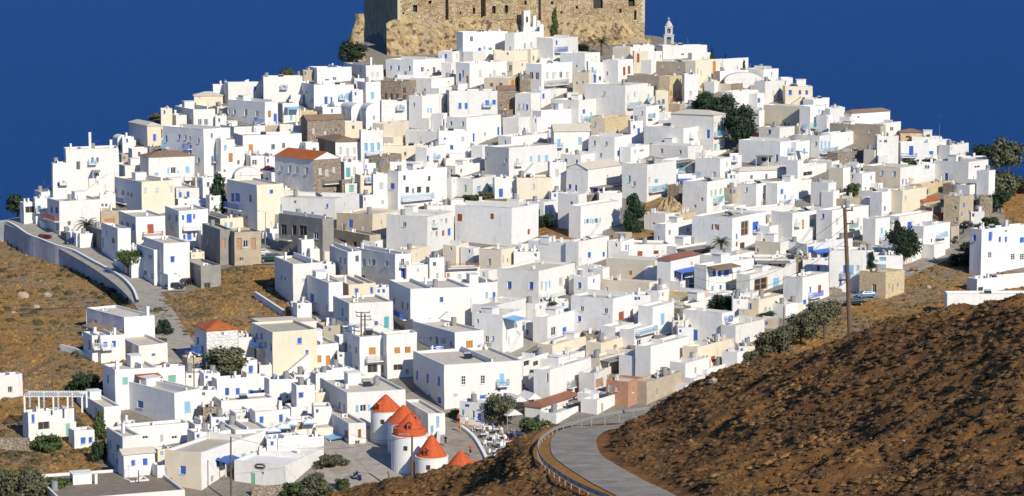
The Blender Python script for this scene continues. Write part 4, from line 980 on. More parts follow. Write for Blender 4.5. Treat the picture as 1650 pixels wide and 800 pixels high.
def build_house(x0, xc, x1, top, bot, mats, toks, label=None):
    if mats[0] in 'wc' and bot < 780: bot += 1
    P0 = ground(xc, bot); top_row = P0.y > 629 and 600 < xc < 1045
    if top_row: P0 = on_ray(xc, bot, 629+max(97-bot, 0)*.16)
    s = (P0.y*cp-(P0.z-CAMZ)*sp)/FPX
    al = math.atan2(P0.x, P0.y); pL, pR = (xc-x0)*s, (x1-xc)*s
    phi, two = solve_phi(pL, pR, xc, bot)
    for t in toks:
        if t[0] == 'F': phi = math.radians(float(t[1:]))
    W1 = max(pR/max(math.cos(phi), .1), 2.6); W2 = max(pL/math.sin(phi), 2.8) if two else min(max(4.0, 0.8*W1), 6.5)
    W1 = min(W1, 20); W2 = min(W2, 5 if top_row else 14)
    if two and phi > 1.0 and pR < 0.6: W1 = 3.5
    for t in toks:
        if t[0] == 'Z': W2 = float(t[1:])
    H = (bot-top)*s/cp; rot = phi-al
    dR = Vector((math.cos(rot), math.sin(rot), 0)); dL = Vector((-math.sin(rot), math.cos(rot), 0))
    corners = [P0, P0+dR*W1, P0+dR*W1+dL*W2, P0+dL*W2]
    zb = min(float(h(c.x, c.y)) for c in corners)-P0.z-1.0; zb = min(zb, -1.0)
    main = mats[0]; two_m = mats[-1]; roofk = next((t[1:] for t in toks if t[0] == 'R'), '')
    wins = {0: [], 1: []}; bal = []; desc = []
    for t in toks:
        k = t[0]
        if k in KM:
            nums = [float(q) for q in t[1:].split(',')]; px, py = nums[:2]; ww, hh = (nums[2:4] if len(nums) > 3 else (4, 8))
            side = 0 if (px >= xc or not two) else 1; along = dR if side == 0 else dL
            u, z = place(px, py, P0, None, along); sc = 1/max(abs(math.cos(phi) if side == 0 else math.sin(phi)), .35)
            wm, hm = max(ww*s*sc, .45), max(hh*s, .4); W = W1 if side == 0 else W2
            a, b_ = u-wm/2, u+wm/2; a = max(a, .2); b_ = min(b_, W-.2); z0, z1 = z-hm/2, min(z+hm/2, H-.3)
            if b_-a < .3 or z1-z0 < .3: continue
            if any(a < q[1]+.05 and b_ > q[0]-.05 and z0 < q[3]+.05 and z1 > q[2]-.05 for q in wins[side]): continue
            wins[side].append((a, b_, z0, z1, k)); desc.append(k)
        elif k in 'BA':
            col = t[1]; nums = [float(q) for q in t[2:].split(',')]; bal.append((k, col, nums))
    if not any(t[0] == 'N' for t in toks):
        for side in (0, 1):
            if side == 1 and not two: continue
            W = W1 if side == 0 else W2; vis = (x1-xc) if side == 0 else (xc-x0)
            if len(wins[side]) == 0 and vis > 14 and H > 2.4 and random.random() < .78:
                kk = random.choice('ddddbbblw'); nW = 1 if vis < 30 else random.choice((1, 2, 2, 3)); zc = H-random.uniform(1.1, 1.6) if H < 5 else H-random.uniform(1.2, 2.2)
                for q in range(nW):
                    u = W*(q+.5+random.uniform(-.22, .22))/nW; ww = random.uniform(.55, .8); hh = random.uniform(.8, 1.25)
                    if zc-hh/2 > .2 and .3 < u-ww/2 and u+ww/2 < W-.3: wins[side].append((u-ww/2, u+ww/2, zc-hh/2, zc+hh/2, kk))
    if not any(t[0] == 'N' for t in toks):
        for side in (0, 1):      # lower storey openings on tall faces
            W = W1 if side == 0 else W2; vis = (x1-xc) if side == 0 else (xc-x0)
            if (side == 1 and not two) or vis < 22 or H < 5.2 or random.random() > .55: continue
            for q in range(random.choice((1, 2, 3))):
                u = random.uniform(.8, W-.8); dr = random.random() < .35; ww = random.uniform(.75, .95) if dr else random.uniform(.5, .8); hh = 1.95 if dr else random.uniform(.7, 1.1); zc = H-random.uniform(3.4, 4.6)
                q_ = (u-ww/2, u+ww/2, zc-hh/2, zc+hh/2)
                if q_[2] < .15 or any(q_[0] < r[1]+.3 and q_[1] > r[0]-.3 and q_[2] < r[3]+.3 and q_[3] > r[2]-.3 for r in wins[side]): continue
                wins[side].append((*q_, random.choice('bbbdlto' if dr else 'dddbbl')))
    flat = roofk[:1] not in ('h', 'g', 'v'); rim = .28; dz = .38 if flat and H > 1.5 else 0.0
    root = empty(HN.get(main, 'white_house'), tuple(P0), rot)
    mb = MB()
    PR = lambda u, o, z: (u, o, z)
    PL = lambda u, o, z: (o, W2-u, z)
    face(mb, W1, zb, H, [q[:4] for q in wins[0]], PR, 1)
    face(mb, W2, zb, H, [(W2-q[1], W2-q[0], q[2], q[3]) for q in wins[1]], PL, 0)
    mb.quad((W1, 0, zb), (W1, W2, zb), (W1, W2, H), (W1, 0, H), 1); mb.quad((W1, W2, zb), (0, W2, zb), (0, W2, H), (W1, W2, H), 0)
    rz_ = H-dz
    if flat and dz:
        r = rim
        for a, b2, c, d in (((0,0),(W1,0),(W1-r,r),(r,r)), ((W1,0),(W1,W2),(W1-r,W2-r),(W1-r,r)), ((W1,W2),(0,W2),(r,W2-r),(W1-r,W2-r)), ((0,W2),(0,0),(r,r),(r,W2-r))):
            mb.quad((*a, H), (*b2, H), (*c, H), (*d, H), 1); mb.quad((*d, H), (*c, H), (*c, rz_), (*d, rz_), 1)
    sag = [random.uniform(-.14, .12) for _ in range(4)] if flat else [0]*4; lean = (random.uniform(-.012, .012), random.uniform(-.012, .012))
    def warp(v):
        x, y, z = v; u, w_ = min(max(x/W1, 0), 1), min(max(y/W2, 0), 1); k = min(max((z-(H-.9))/.5, 0), 1)
        return (x+lean[0]*z+.035*math.sin(y*1.3+z), y+lean[1]*z+.035*math.sin(x*1.1+z*.8), z+k*((sag[0]*(1-u)+sag[1]*u)*(1-w_)+(sag[3]*(1-u)+sag[2]*u)*w_))
    mb.v = [warp(v) for v in mb.v]
    add('wall', mb.mesh('wall', [M[main], M[two_m]]), root)
    rb = MB(); r = rim if dz else 0
    if flat:
        rb.quad((r, r, rz_), (W1-r, r, rz_), (W1-r, W2-r, rz_), (r, W2-r, rz_)); rb.v = [warp(v) for v in rb.v]; rm = M['rooft'] if roofk[:2] == 'sb' or main in 's' else M['w'] if roofk[:2] == 'sw' else M['roof']
        roof = add('roof', rb.mesh('roof', [rm]), root)
    elif roofk[0] == 'h':
        e_ = .22; m_ = min(W1, W2)/2; hh = max(.32*m_, .7) if roofk[1] != 'o' else max(.45*m_, .9); x0_, x1_, y0_, y1_ = -e_, W1+e_, -e_, W2+e_
        if W1 > W2: A, B = (m_, W2/2, H+hh), (W1-m_, W2/2, H+hh)
        else: A, B = (W1/2, m_, H+hh), (W1/2, W2-m_, H+hh)
        c = [(x0_, y0_, H+.02), (x1_, y0_, H+.02), (x1_, y1_, H+.02), (x0_, y1_, H+.02)]
        if W1 > W2: rb.quad(c[0], c[1], B, A); rb.tri(c[1], c[2], B); rb.quad(c[2], c[3], A, B); rb.tri(c[3], c[0], A)
        else: rb.tri(c[0], c[1], A); rb.quad(c[1], c[2], B, A); rb.tri(c[2], c[3], B); rb.quad(c[3], c[0], A, B)
        rb.box(x0_, x1_, y0_, y1_, H-.08, H+.017)
        roof = add('roof', rb.mesh('roof', [M['t'+roofk[1]]]), root)
    elif roofk[0] == 'g':
        e_ = .2; hh = .24*W2 if W2 < W1*1.3 else .24*W1; hh = min(max(hh, .6), 1.6)
        if W2 < W1*1.3 or main == 's':      # ridge along y seen gable on the left face
            rb.quad((-e_, -e_, H), (W1+e_, -e_, H), (W1+e_, W2/2, H+hh), (-e_, W2/2, H+hh)); rb.quad((-e_, W2/2, H+hh), (W1+e_, W2/2, H+hh), (W1+e_, W2+e_, H), (-e_, W2+e_, H))
            gb = MB(); gb.tri((0, W2, H), (0, 0, H), (0, W2/2, H+hh-.04)); gb.tri((W1, 0, H), (W1, W2, H), (W1, W2/2, H+hh-.04))
        else:
            rb.quad((-e_, -e_, H), (W1/2, -e_, H+hh), (W1/2, W2+e_, H+hh), (-e_, W2+e_, H)); rb.quad((W1/2, -e_, H+hh), (W1+e_, -e_, H), (W1+e_, W2+e_, H), (W1/2, W2+e_, H+hh))
            gb = MB(); gb.tri((0, 0, H), (W1, 0, H), (W1/2, 0, H+hh-.04)); gb.tri((W1, W2, H), (0, W2, H), (W1/2, W2, H+hh-.04))
        add('gable', gb.mesh('gable', [M[main]]), root); roof = add('roof', rb.mesh('roof', [M['t'+(roofk[1:2] or 'c')]]), root)
    else:
        n_ = 10; R_ = W1/2; hh = min(R_*.8, 1.7)
        for j in range(n_):
            a, b2 = math.pi*j/n_, math.pi*(j+1)/n_
            p, q = (W1/2-R_*math.cos(a), H+hh*math.sin(a)), (W1/2-R_*math.cos(b2), H+hh*math.sin(b2))
            rb.quad((p[0], -.05, p[1]), (q[0], -.05, q[1]), (q[0], W2, q[1]), (p[0], W2, p[1])); rb.tri((W1/2, -.05, H), (q[0], -.05, q[1]), (p[0], -.05, p[1]))
        roof = add('roof', rb.mesh('roof', [M['w']], False), root)
    for side in (0, 1):
        for a, b_, z0, z1, k in wins[side]:
            cu, cz = (a+b_)/2, (z0+z1)/2; rz = 0 if side == 0 else -math.pi/2
            loc = (cu, .13, cz) if side == 0 else (.13, cu, cz)
            nm = 'door' if (z1-z0) > 1.75 and (z1-z0) > 1.6*(b_-a) else 'window'
            if k == 'k': nm = 'brick_panel'
            if k == 'D' : nm = 'opening'
            wo = add(nm, KM[k], root, loc, rz, ((b_-a)-.01, 1, (z1-z0)-.01))
            if k == 'S':
                for sg in (-1, 1): add('shutter', SHUT['lblue' if main != 'w' or xc < 1100 else 'red'], wo, (sg*.98 if sg < 0 else .98, -.14, 0), 0, (.42, 1, 1))
            if k in 'bldWwt' and nm == 'window' and (z1-z0) > .8: add('sill', SILL, wo, (0, -.13, -.5), 0, (1.15, 1, 1/(z1-z0)))
    balc = None
    auto = [q for q in wins[0] if q[2] > 2.3 and q[4] in 'bldtw']
    if auto and H > 4.4 and main in 'wc' and not any(q[0] == 'B' for q in bal) and random.random() < .42:
        q = auto[0]; L_ = min(max(1.6, q[1]-q[0]+1.0), 3.2); cu = min(max((q[0]+q[1])/2, L_/2+.1), W1-L_/2-.1); b = MB(); b.box(-L_/2-.05, L_/2+.05, -.95, .05, -.14, 0)
        bo = add('balcony', b.mesh('balcony_slab', [M['w']]), root, (cu, 0, max(q[2]-.25, .4))); add('railing', railing(L_, .85, .95, random.choice(('blue', 'lblue', 'lblue', 'frame', 'metal', 'teal'))), bo)
    for k, col, nums in bal:
        xa, xb = nums[:2]; xm = (xa+xb)/2; side = 0 if (xm >= xc or not two) else 1; along = dR if side == 0 else dL
        u0, _ = place(xa, top, P0, None, along); u1, _ = place(xb, top, P0, None, along); u0, u1 = sorted((u0, u1)); W = W1 if side == 0 else W2
        u0, u1 = max(u0, 0.05), min(u1, W-.05)
        if u1-u0 < .5: continue
        cu, L_ = (u0+u1)/2, u1-u0; rz = 0 if side == 0 else -math.pi/2
        if k == 'B':
            ya, yb = nums[2:4]; _, zt = place(xm, ya, P0, None, along); _, zl = place(xm, yb, P0, None, along)
            Hr = min(max(zt-zl, .6), 1.3); loc = (cu, 0, zl) if side == 0 else (0, cu, zl); D_ = .95 if L_ > 2 else .7
            b = MB(); b.box(-L_/2-.05, L_/2+.05, -D_-.05, .05, -.14, 0)
            bo = add('balcony', b.mesh('balcony_slab', [M['w'] if col != 'b' else M['w']]), root, loc, rz)
            add('railing', railing(L_, D_, Hr, RAILC[col]), bo, (0, 0, 0)); balc = balc or col
        else:
            _, zt = place(xm, nums[2], P0, None, along); loc = (cu, 0, zt) if side == 0 else (0, cu, zt); D_ = 1.7 if main != 'w' or col == 'b' else 2.3
            b = MB(); t_ = .08; dr = .35 if col != 'g' else .12
            for (yA, zA), (yB, zB) in (((-D_, -dr), (0, 0)),):
                b.quad((-L_/2, yA, zA), (L_/2, yA, zA), (L_/2, yB, zB), (-L_/2, yB, zB)); b.quad((-L_/2, yB, zB-t_), (L_/2, yB, zB-t_), (L_/2, yA, zA-t_), (-L_/2, yA, zA-t_))
                b.quad((-L_/2, yA, zA-t_-.1), (L_/2, yA, zA-t_-.1), (L_/2, yA, zA), (-L_/2, yA, zA))
            for sx in (-1, 1): b.box(sx*(L_/2-.1)-.05, sx*(L_/2-.1)+.05, -D_+.05, -D_+.15, -2.3, -dr-.03, 1)
            add('awning', b.mesh('awning', [M[{'g': 'G', 'b': 'blue', 'l': 'lblue', 't': 'teal', 'w': 'frame', 'o': 'to', 'r': 'tb'}[col]], M['frame']]), root, loc, rz)
    # chimneys given and small rooftop things
    for t in toks:
        if t[0] == 'C':
            px, py = [float(q) for q in t[1:].split(',')]; u, z = place(px, py, P0, None, dR if px >= xc else dL)
            loc = (min(max(u, .5), W1-.5), .6, rz_) if px >= xc or not two else (.6, min(max(u, .5), W2-.5), rz_)
            add('chimney', CHIM, roof, loc, 0, (.5, .5, max(z-rz_, .8)))
    area = W1*W2
    if flat and dz:
        for q in range(random.choice((0, 0, 1, 1, 2))): add('chimney', CHIM, roof, (random.uniform(.6, W1-.6), random.uniform(W2*.3, W2-.5), rz_), random.uniform(0, .3), (random.uniform(.3, .5), random.uniform(.3, .5), random.uniform(.5, 1.3)))
        if area > 34 and random.random() < .30 and top > 130: add('stair_head', ROOM, roof, (W1*random.uniform(.3, .7), W2*.66, rz_), 0, (random.uniform(1.6, 2.8), 2.0, random.uniform(1.0, 1.9)))
        if area > 22 and random.random() < .22: add('solar_water_heater', SOLAR, roof, (W1*random.uniform(.3, .7), W2*.5, rz_), random.uniform(-.5, .5), (.9, .9, .9))
        if random.random() < .30: add('aerial', ANT, roof, (random.uniform(.5, W1-.5), W2*.7, rz_), random.uniform(0, 3), (.8, .8, random.uniform(.6, 1)))
        if random.random() < .28: add('water_tank', TANK, roof, (random.uniform(.7, W1-.7), random.uniform(W2*.3, W2*.8), rz_), random.uniform(0, 3))
        if random.random() < .25: add('air_conditioner', ACU, roof, (random.uniform(.7, W1-.7), random.uniform(.6, W2*.8), rz_), random.uniform(-.4, .4))
        if random.random() < .35:      # a low dividing wall across the roof terrace
            u = W1*random.uniform(.3, .7); b = MB(); b.box(u-.11, u+.11, rim+.003, W2-rim-.003, rz_-.02, rz_+.38+random.uniform(.1, .6)); add('terrace_wall', b.mesh('terrace_wall', [M['w']]), roof)
    if H > 3.4 and W1 > 4.5 and random.random() < .42 and bot < 640 and main in 'wct':      # low annex with its own roof at the foot of the front wall
        aw, ad, ah = W1*random.uniform(.3, .5), random.uniform(1.4, 2.6), H*random.uniform(.25, .42); ux = random.choice((0.02, W1-aw-.02)); b = MB()
        if not any(q[0] < ux+aw and q[1] > ux and q[2] < ah for q in wins[0]):
            b.box(ux, ux+aw, -ad, -.02, zb, ah); b.box(ux+.25, ux+aw-.25, -ad+.25, -.25, ah, ah+.012, 1)
            for q in ((ux, ux+aw, -ad, -ad+.22), (ux, ux+.22, -ad+.22, -.02), (ux+aw-.22, ux+aw, -ad+.22, -.02)): b.box(*q, ah+.001, ah+.35)
            add('annex', b.mesh('annex', [M[main], M['roof']]), root)
    if H > 4.2 and W1 > 5.5 and random.random() < .16 and main in 'wc' and bot < 640:      # outside stair along the front wall
        n_ = int(H*.5/.2); b = MB(); u0 = W1*.15
        for q in range(n_): b.box(u0+q*.27, u0+(q+1)*.27, -.95, -.02, zb if q == 0 else max(zb, -.5), (q+1)*.2)
        if u0+n_*.27 < W1: st_ = add('outside_stair', b.mesh('outside_stair', [M[main]]), root); st_['kind'] = 'stuff'
    FOOT.append((P0, dR, dL, W1, W2, H))
    # label
    px_h = bot-top; wd = x1-x0; cnt0 = len(desc); balc0 = balc
    size = 'tall ' if px_h > 1.1*wd else 'long low ' if wd > 3.2*px_h else 'broad ' if wd > 90 else 'small ' if wd < 26 and px_h < 30 else 'squat ' if wd > 2.1*px_h else 'plain cubic ' if not cnt0 and not balc0 else ''

    rf = {'hr': ' with a dull red tiled roof', 'ho': ' with an orange tiled roof', 'hb': ' with a brown tiled roof', 'hc': ' with a pale hipped roof', 'gb': ' with a brown gable roof', 'gc': ' with a pale gable roof', 'go': ' with an orange gable roof', 'v': ' with a vaulted roof'}.get(roofk, '')
    from collections import Counter
    cnt = Counter(desc); ft = ''
    if balc: ft = (' and' if rf else ' with')+' a '+RCN[balc]+' balcony'
    elif cnt:
        k, n_ = cnt.most_common(1)[0]
        if KN_[k]: ft = (' and ' if rf else ' with ')+(KN_[k]+' windows' if n_ > 1 else ('an ' if KN_[k][0] in 'aeiou' else 'a ')+KN_[k]+' window')
    core = size+CN[main]+(' house' if main not in 'Gk' else ' building')+rf+ft
    cx, cy = (x0+x1)/2, (top+bot)/2
    lab = label or make_label(core, cx, cy) or make_label(core+' in the row', cx, cy) or core
    if len(lab.split()) > 16:
        for alt in (CN[main]+' house'+(rf or ft), CN[main]+' house'+ft.replace(' and ', ' with ') if rf else size+CN[main]+' house', size+CN[main]+' house', CN[main]+' building'):
            l2 = make_label(alt, cx, cy)
            if l2 and len(l2.split()) <= 16: lab = l2; break
    tag(root, lab, 'house' if main not in 'Gk' else 'building', 'houses stacked up the hill')
    return root
HL = []
for ln in HOUSES.strip().split('\n'):
    t = ln.split()
    if len(t) < 6: continue
    HL.append((*[float(q) for q in t[:5]], t[5], t[6:]))
# ------------------------------------------------------------------ close the gaps between houses as in the dense town
TOWN = [(45,330),(110,285),(190,215),(240,190),(290,170),(345,130),(480,115),(590,100),(740,85),(1140,90),(1260,130),(1350,185),(1440,205),(1520,235),(1590,260),(1600,345),(1540,385),(1470,420),(1390,440),(1330,480),(1230,530),(1190,600),(1040,655),(960,665),(890,650),(845,600),(700,575),(560,620),(470,640),(300,640),(200,680),(170,600),(300,590),(320,540),(440,530),(448,440),(480,430),(470,400),(425,385),(330,450),(235,460),(160,410),(100,385),(60,360)]
OPEN = [[(392,370),(480,400),(480,440),(400,440)], [(1112,150),(1218,150),(1218,250),(1150,250)], [(795,540),(850,545),(885,515),(885,590),(795,585)], [(998,310),(1042,310),(1042,378),(998,378)],
        [(1500,395),(1620,330),(1620,420),(1500,430)], [(230,455),(330,455),(330,475),(230,475)], [(1145,375),(1182,375),(1182,415),(1145,415)], [(345,290),(368,290),(368,345),(345,345)]]
GX, GY = np.meshgrid(np.arange(0, 1650, 2), np.arange(0, 800, 2))
cov = np.zeros(GX.shape, bool)
def rect(x0, x1, y0, y1):
    m = np.zeros(GX.shape, bool); m[max(int(y0//2), 0):max(int(y1//2), 0), max(int(x0//2), 0):max(int(x1//2), 0)] = True; return m
for a in HL: cov |= rect(a[0], a[2], a[3]-3, a[4])
want = inpoly(GX, GY, TOWN) | inpoly(GX, GY, [(200,640),(340,640),(480,640),(560,625),(650,640),(650,665),(590,690),(510,690),(520,722),(380,748),(330,796),(200,796),(190,690)])
for p in NAT+OPEN: want &= ~inpoly(GX, GY, p)
HL2 = []
for a in HL:
    x0, xc, x1, top, bot, mt, tk = a; ext = 0
    while ext < 12:
        yy = int((bot+ext+2)//2); seg_ = slice(max(int(x0//2), 0), int(x1//2))
        if yy >= GX.shape[0]: break
        row = want[yy, seg_] & ~cov[yy, seg_]
        if row.size and row.mean() > 0.55: ext += 2
        else: break
    if ext: cov |= rect(x0, x1, top, bot+ext)
    HL2.append((x0, xc, x1, top, bot+ext, mt, tk))
gap = want & ~cov; FILL = []
for yy in range(GX.shape[0]-1, 0, -1):
    xx = 0
    while xx < GX.shape[1]:
        if not gap[yy, xx]: xx += 1; continue
        x2 = xx
        while x2 < GX.shape[1] and gap[yy, x2] and x2-xx < 19: x2 += 1
        wdt = x2-xx
        if wdt < 3: gap[yy, xx:x2] = False; xx = x2; continue
        top_ = yy
        while top_ > 1 and gap[top_-1, xx:x2].mean() > 0.5 and yy-top_ < 13: top_ -= 1
        hgt = yy-top_+1
        gap[top_:yy+1, xx:x2] = False
        if hgt >= 3:
            X0, X1, T_, B_ = xx*2-2, x2*2+2, top_*2-random.choice((0, 2, 4)), yy*2+4
            side = random.random(); xc_ = X0+(X1-X0)*(0.3 if X0 < 600 else 0.5) if side < .7 else X0
            tk = []
            if B_-T_ > 9:
                for q in range(random.choice((1, 1, 2))): tk.append('%s%d,%d,%d,%d' % (random.choice('ddbblww'), random.uniform(X0+4, X1-4), T_+5, 3, min(6, B_-T_-6)))
            FILL.append((X0, int(xc_), X1, T_, B_, random.choice(['w']*6+['c', 't', 's']), tk))
        xx = x2
print('fill', len(FILL), 'extended', sum(a[4] != b[4] for a, b in zip(HL, HL2)))
for a in HL2: build_house(*a)
# the small blocks between the houses are past the three hundred largest: one joined object
roots = [build_house(*a) for a in FILL]
bpy.context.view_layer.update()
parts_ = []
def collect(o):
    if o.type == 'MESH': parts_.append(o)
    for c in list(o.children): collect(c)
for r_ in roots: collect(r_)
mats_, V_, F_, MI_ = [], [], [], []
for o in parts_:
    me = o.data; mw = np.array(o.matrix_world); co = np.empty(len(me.vertices)*3); me.vertices.foreach_get('co', co); co = co.reshape(-1, 3) @ mw[:3, :3].T+mw[:3, 3]; b0 = len(V_)
    idx = []
    for m in me.materials:
        if m not in mats_: mats_.append(m)
        idx.append(mats_.index(m))
    V_ += [tuple(c) for c in co]
    for pl in me.polygons: F_.append(tuple(b0+v for v in pl.vertices)); MI_.append(idx[pl.material_index])
def kill(o):
    for c in list(o.children): kill(c)
    bpy.data.objects.remove(o)
for r_ in roots: kill(r_)
b = MB(); b.v, b.f, b.m = V_, F_, MI_
tag(add('low_outbuildings', b.mesh('low_outbuildings', mats_)), 'low whitewashed outbuildings and yard walls filling the gaps between the houses', 'outbuildings', kind='stuff')

# ------------------------------------------------------------------ castle
M['cast'] = masonry('castle_masonry', (0.44, 0.33, 0.19), (0.70, 0.56, 0.36), (0.28, 0.20, 0.12), 2.1, 0.22, big=(0.76, 0.70, 0.62))
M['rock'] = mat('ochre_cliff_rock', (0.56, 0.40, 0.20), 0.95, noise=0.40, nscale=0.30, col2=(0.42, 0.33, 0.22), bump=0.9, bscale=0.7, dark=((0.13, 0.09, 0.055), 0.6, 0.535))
PC = ground(641, 97); PC = on_ray(641, 97, PC.y+6); sC = PC.y/FPX; phiC = math.radians(10); rotC = phiC-math.atan2(PC.x, PC.y)
dRc = Vector((math.cos(rotC), math.sin(rotC), 0)); castle = tag(empty('castle', tuple(PC), rotC), 'ruined ochre stone castle with tall broken walls crowning the hill', 'castle')
def cu(px, py): return place(px, py, PC, None, dRc)
WC = cu(1039, 60)[0]; HC = cu(720, -45)[1]; DCa = 54.0
mb = MB(); segs = [(641, 717, 0), (717, 723, 1.6), (723, 772, .15), (772, 783, 2.4), (783, 833, .1), (833, 872, 1.4), (872, 1039, .2)]
holes = [(669, 14, 7, 11), (693, 4, 5, 5), (650, 22, 3, 3), (742, 21, 3, 4), (764, 18, 4, 10), (796, 16, 6, 12), (816, 15, 6, 12), (849, 5, 4, 6), (964, 3, 16, 22), (1024, 25, 4, 15), (1018, 5, 11, 11), (905, 20, 3, 4), (930, 12, 4, 5), (890, 5, 4, 5), (1000, 18, 4, 6), (700, -12, 6, 10), (740, -14, 6, 10), (805, -14, 6, 10), (900, -16, 6, 10), (1000, -16, 6, 10)]
hw = []
prev = None
for (pa, pb, off) in segs:
    ua, ub = cu(pa, 40)[0], cu(pb, 40)[0]
    if pa == 641: ua = 0.0
    if pb == 1039: ub = WC
    hs = []
    for px, py, ww, hh in holes:
        u, z = cu(px, py)
        if ua+.4 < u < ub-.4: hs.append((max(u-ww*sC/2-ua, .15), min(u+ww*sC/2, ub-.15)-ua, z-hh*sC/2, z+hh*sC/2)); hw.append((u, z, ww*sC, hh*sC, off))
    ok = []
    for q in hs:
        if not any(q[0] < r[1] and q[1] > r[0] and q[2] < r[3] and q[3] > r[2] for r in ok): ok.append(q)
    face(mb, ub-ua, -6, HC, ok, lambda u, o, z, ua=ua, off=off: (ua+u, off+o, z), 0, .9)
    if prev is not None and prev != off: mb.quad((ua, prev, -6), (ua, off, -6), (ua, off, HC), (ua, prev, HC))
    prev = off
mb.quad((0, DCa, -6), (0, 0, -6), (0, 0, HC), (0, DCa, HC)); mb.quad((WC, prev, -6), (WC, DCa, -6), (WC, DCa, HC), (WC, prev, HC)); mb.quad((WC, DCa, -6), (0, DCa, -6), (0, DCa, HC), (WC, DCa, HC))
mb.quad((0, 2.5, HC-.02), (WC, 2.5, HC-.02), (WC, DCa, HC-.02), (0, DCa, HC-.02))
for k in range(26):
    u = WC*(k+random.random()*.5)/26; mb.box(u, u+random.uniform(1, 2.2), 2.45, 3.4, HC-.01, HC+random.uniform(.4, 2))
add('wall', mb.mesh('wall', [M['cast']]), castle)
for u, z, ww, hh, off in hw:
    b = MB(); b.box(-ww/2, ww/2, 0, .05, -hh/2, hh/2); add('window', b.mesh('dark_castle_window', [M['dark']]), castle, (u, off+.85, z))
# quoins up the two front corners
b = MB(); b.box(-.5, .5, -.06, .5, -.28, .28); QM = mat('pale_quoin_stone', (0.58, 0.49, 0.35), .95, noise=.2, nscale=2); qm = b.mesh('quoin', [QM])
for k in range(int((HC-9)/.6)):
    for u in (.35 if k % 2 else .55, WC-(.35 if k % 2 else .55)): add('quoin', qm, castle, (u, .0 if u < 5 else .2, 9.5+k*.6), 0, (.7 if k % 2 else 1.1, 1, .95))
# ledges / string course
b = MB(); b.box(cu(785, 0)[0], cu(832, 0)[0], -.12, .12, cu(800, 31)[1]-.15, cu(800, 31)[1]+.1); add('string_course', b.mesh('string_course', [M['cast']]), castle)
# broken brackets
b = MB(); [b.box(cu(p_, 20)[0]-.25, cu(p_, 20)[0]+.25, -.8, .25, cu(p_, y_)[1]-.3, cu(p_, y_)[1]) for p_, y_ in ((955, 16), (974, 14), (1012, 12), (1030, 10))]; 
# rock skirt
nu, nv = 260, 46; us = np.linspace(-3, WC+1.5, nu)
topy = (1.6*(vnoise(us, us*0, 3.0, 11)-.5)+.9*(vnoise(us, us*0, 1.0, 12)-.5))+np.interp(us, [cu(p_, 40)[0] for p_ in (620, 641, 700, 740, 775, 830, 870, 900, 940, 1000, 1039)], [cu(p_, y_)[1] for p_, y_ in ((641, 40), (655, 30), (700, 27), (730, 33), (775, 31), (830, 38), (870, 44), (900, 36), (940, 31), (1000, 35), (1035, 60))])
V_ = []; F_ = []
for j in range(nv):
    for i in range(nu):
        v = j/(nv-1); z = -5+(topy[i]+5)*v
        o = 2.6*(1-v)**.8+2.0*(vnoise(np.array(us[i]), np.array(z), 4.0, 1)-.35)*(1-v*v)+1.1*(vnoise(np.array(us[i]), np.array(z*.7), 1.6, 2)-.5)*(1-v**3)+.5*(vnoise(np.array(us[i]+z*.6), np.array(z), .7, 4)-.5)*(1-v**4)
        V_.append((us[i], -float(o)+(.35 if j == nv-1 else .1), z))
for j in range(nv-1):
    for i in range(nu-1): a = j*nu+i; F_.append((a, a+1, a+1+nu, a+nu))
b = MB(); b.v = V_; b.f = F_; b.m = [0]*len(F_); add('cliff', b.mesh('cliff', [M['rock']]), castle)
# side cliff on the left
nu, nv = 90, 40; V_ = []; F_ = []; ts = np.linspace(-1, DCa, nu)
for j in range(nv):
    for i in range(nu):
        v = j/(nv-1); zt = 9+3*math.sin(ts[i]*.2); z = -9+(zt+9)*v
        o = 3.0*(1-v)+2.6*(float(vnoise(np.array(ts[i]), np.array(z), 4.5, 6))-.3)*(1-v*v)+.8*(float(vnoise(np.array(ts[i]), np.array(z), 1.3, 8))-.5)*(1-v**3)
        V_.append((-o+.2, ts[i], z))
for j in range(nv-1):
    for i in range(nu-1): a = j*nu+i; F_.append((a+1, a, a+nu, a+1+nu))
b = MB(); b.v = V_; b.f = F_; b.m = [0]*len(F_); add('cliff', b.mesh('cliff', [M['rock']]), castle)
# free-standing crag left of the castle
def crag(px, pyb, wpx, hpx, seed, label):
    p = ground(px, pyb); s = p.y/FPX; W_, H_ = wpx*s, hpx*s; prof_n, nn = 22, 20; b = MB()
    for j in range(prof_n+1):
        v = j/prof_n
        for i in range(nn):
            t = 2*math.pi*i/nn; R_ = W_/2*(1.1-.65*v**1.5)*(1+.5*(float(vnoise(np.array(i*.8+seed), np.array(v*9), 1.5, seed))-.5)); 
            b.v.append((R_*math.cos(t)+W_*.12*math.sin(v*5+seed), R_*math.sin(t), -2+(H_+2)*v*(1-.02*math.sin(t*3))))
    for j in range(prof_n):
        for i in range(nn): a = j*nn+i; c = j*nn+(i+1) % nn; b.f.append((a, c, c+nn, a+nn)); b.m.append(0)
    b.f.append(tuple(prof_n*nn+i for i in range(nn))); b.m.append(0)
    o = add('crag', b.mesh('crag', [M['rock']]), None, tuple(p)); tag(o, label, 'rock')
crag(577, 96, 26, 72, 3, 'tall ochre crag standing left of the shaded castle wall')
crag(563, 98, 14, 40, 5, 'lower leaning grey-brown crag at the far left of the castle')
crag(627, 62, 9, 32, 8, 'thin sunlit rock spur jutting from the shaded side of the castle')
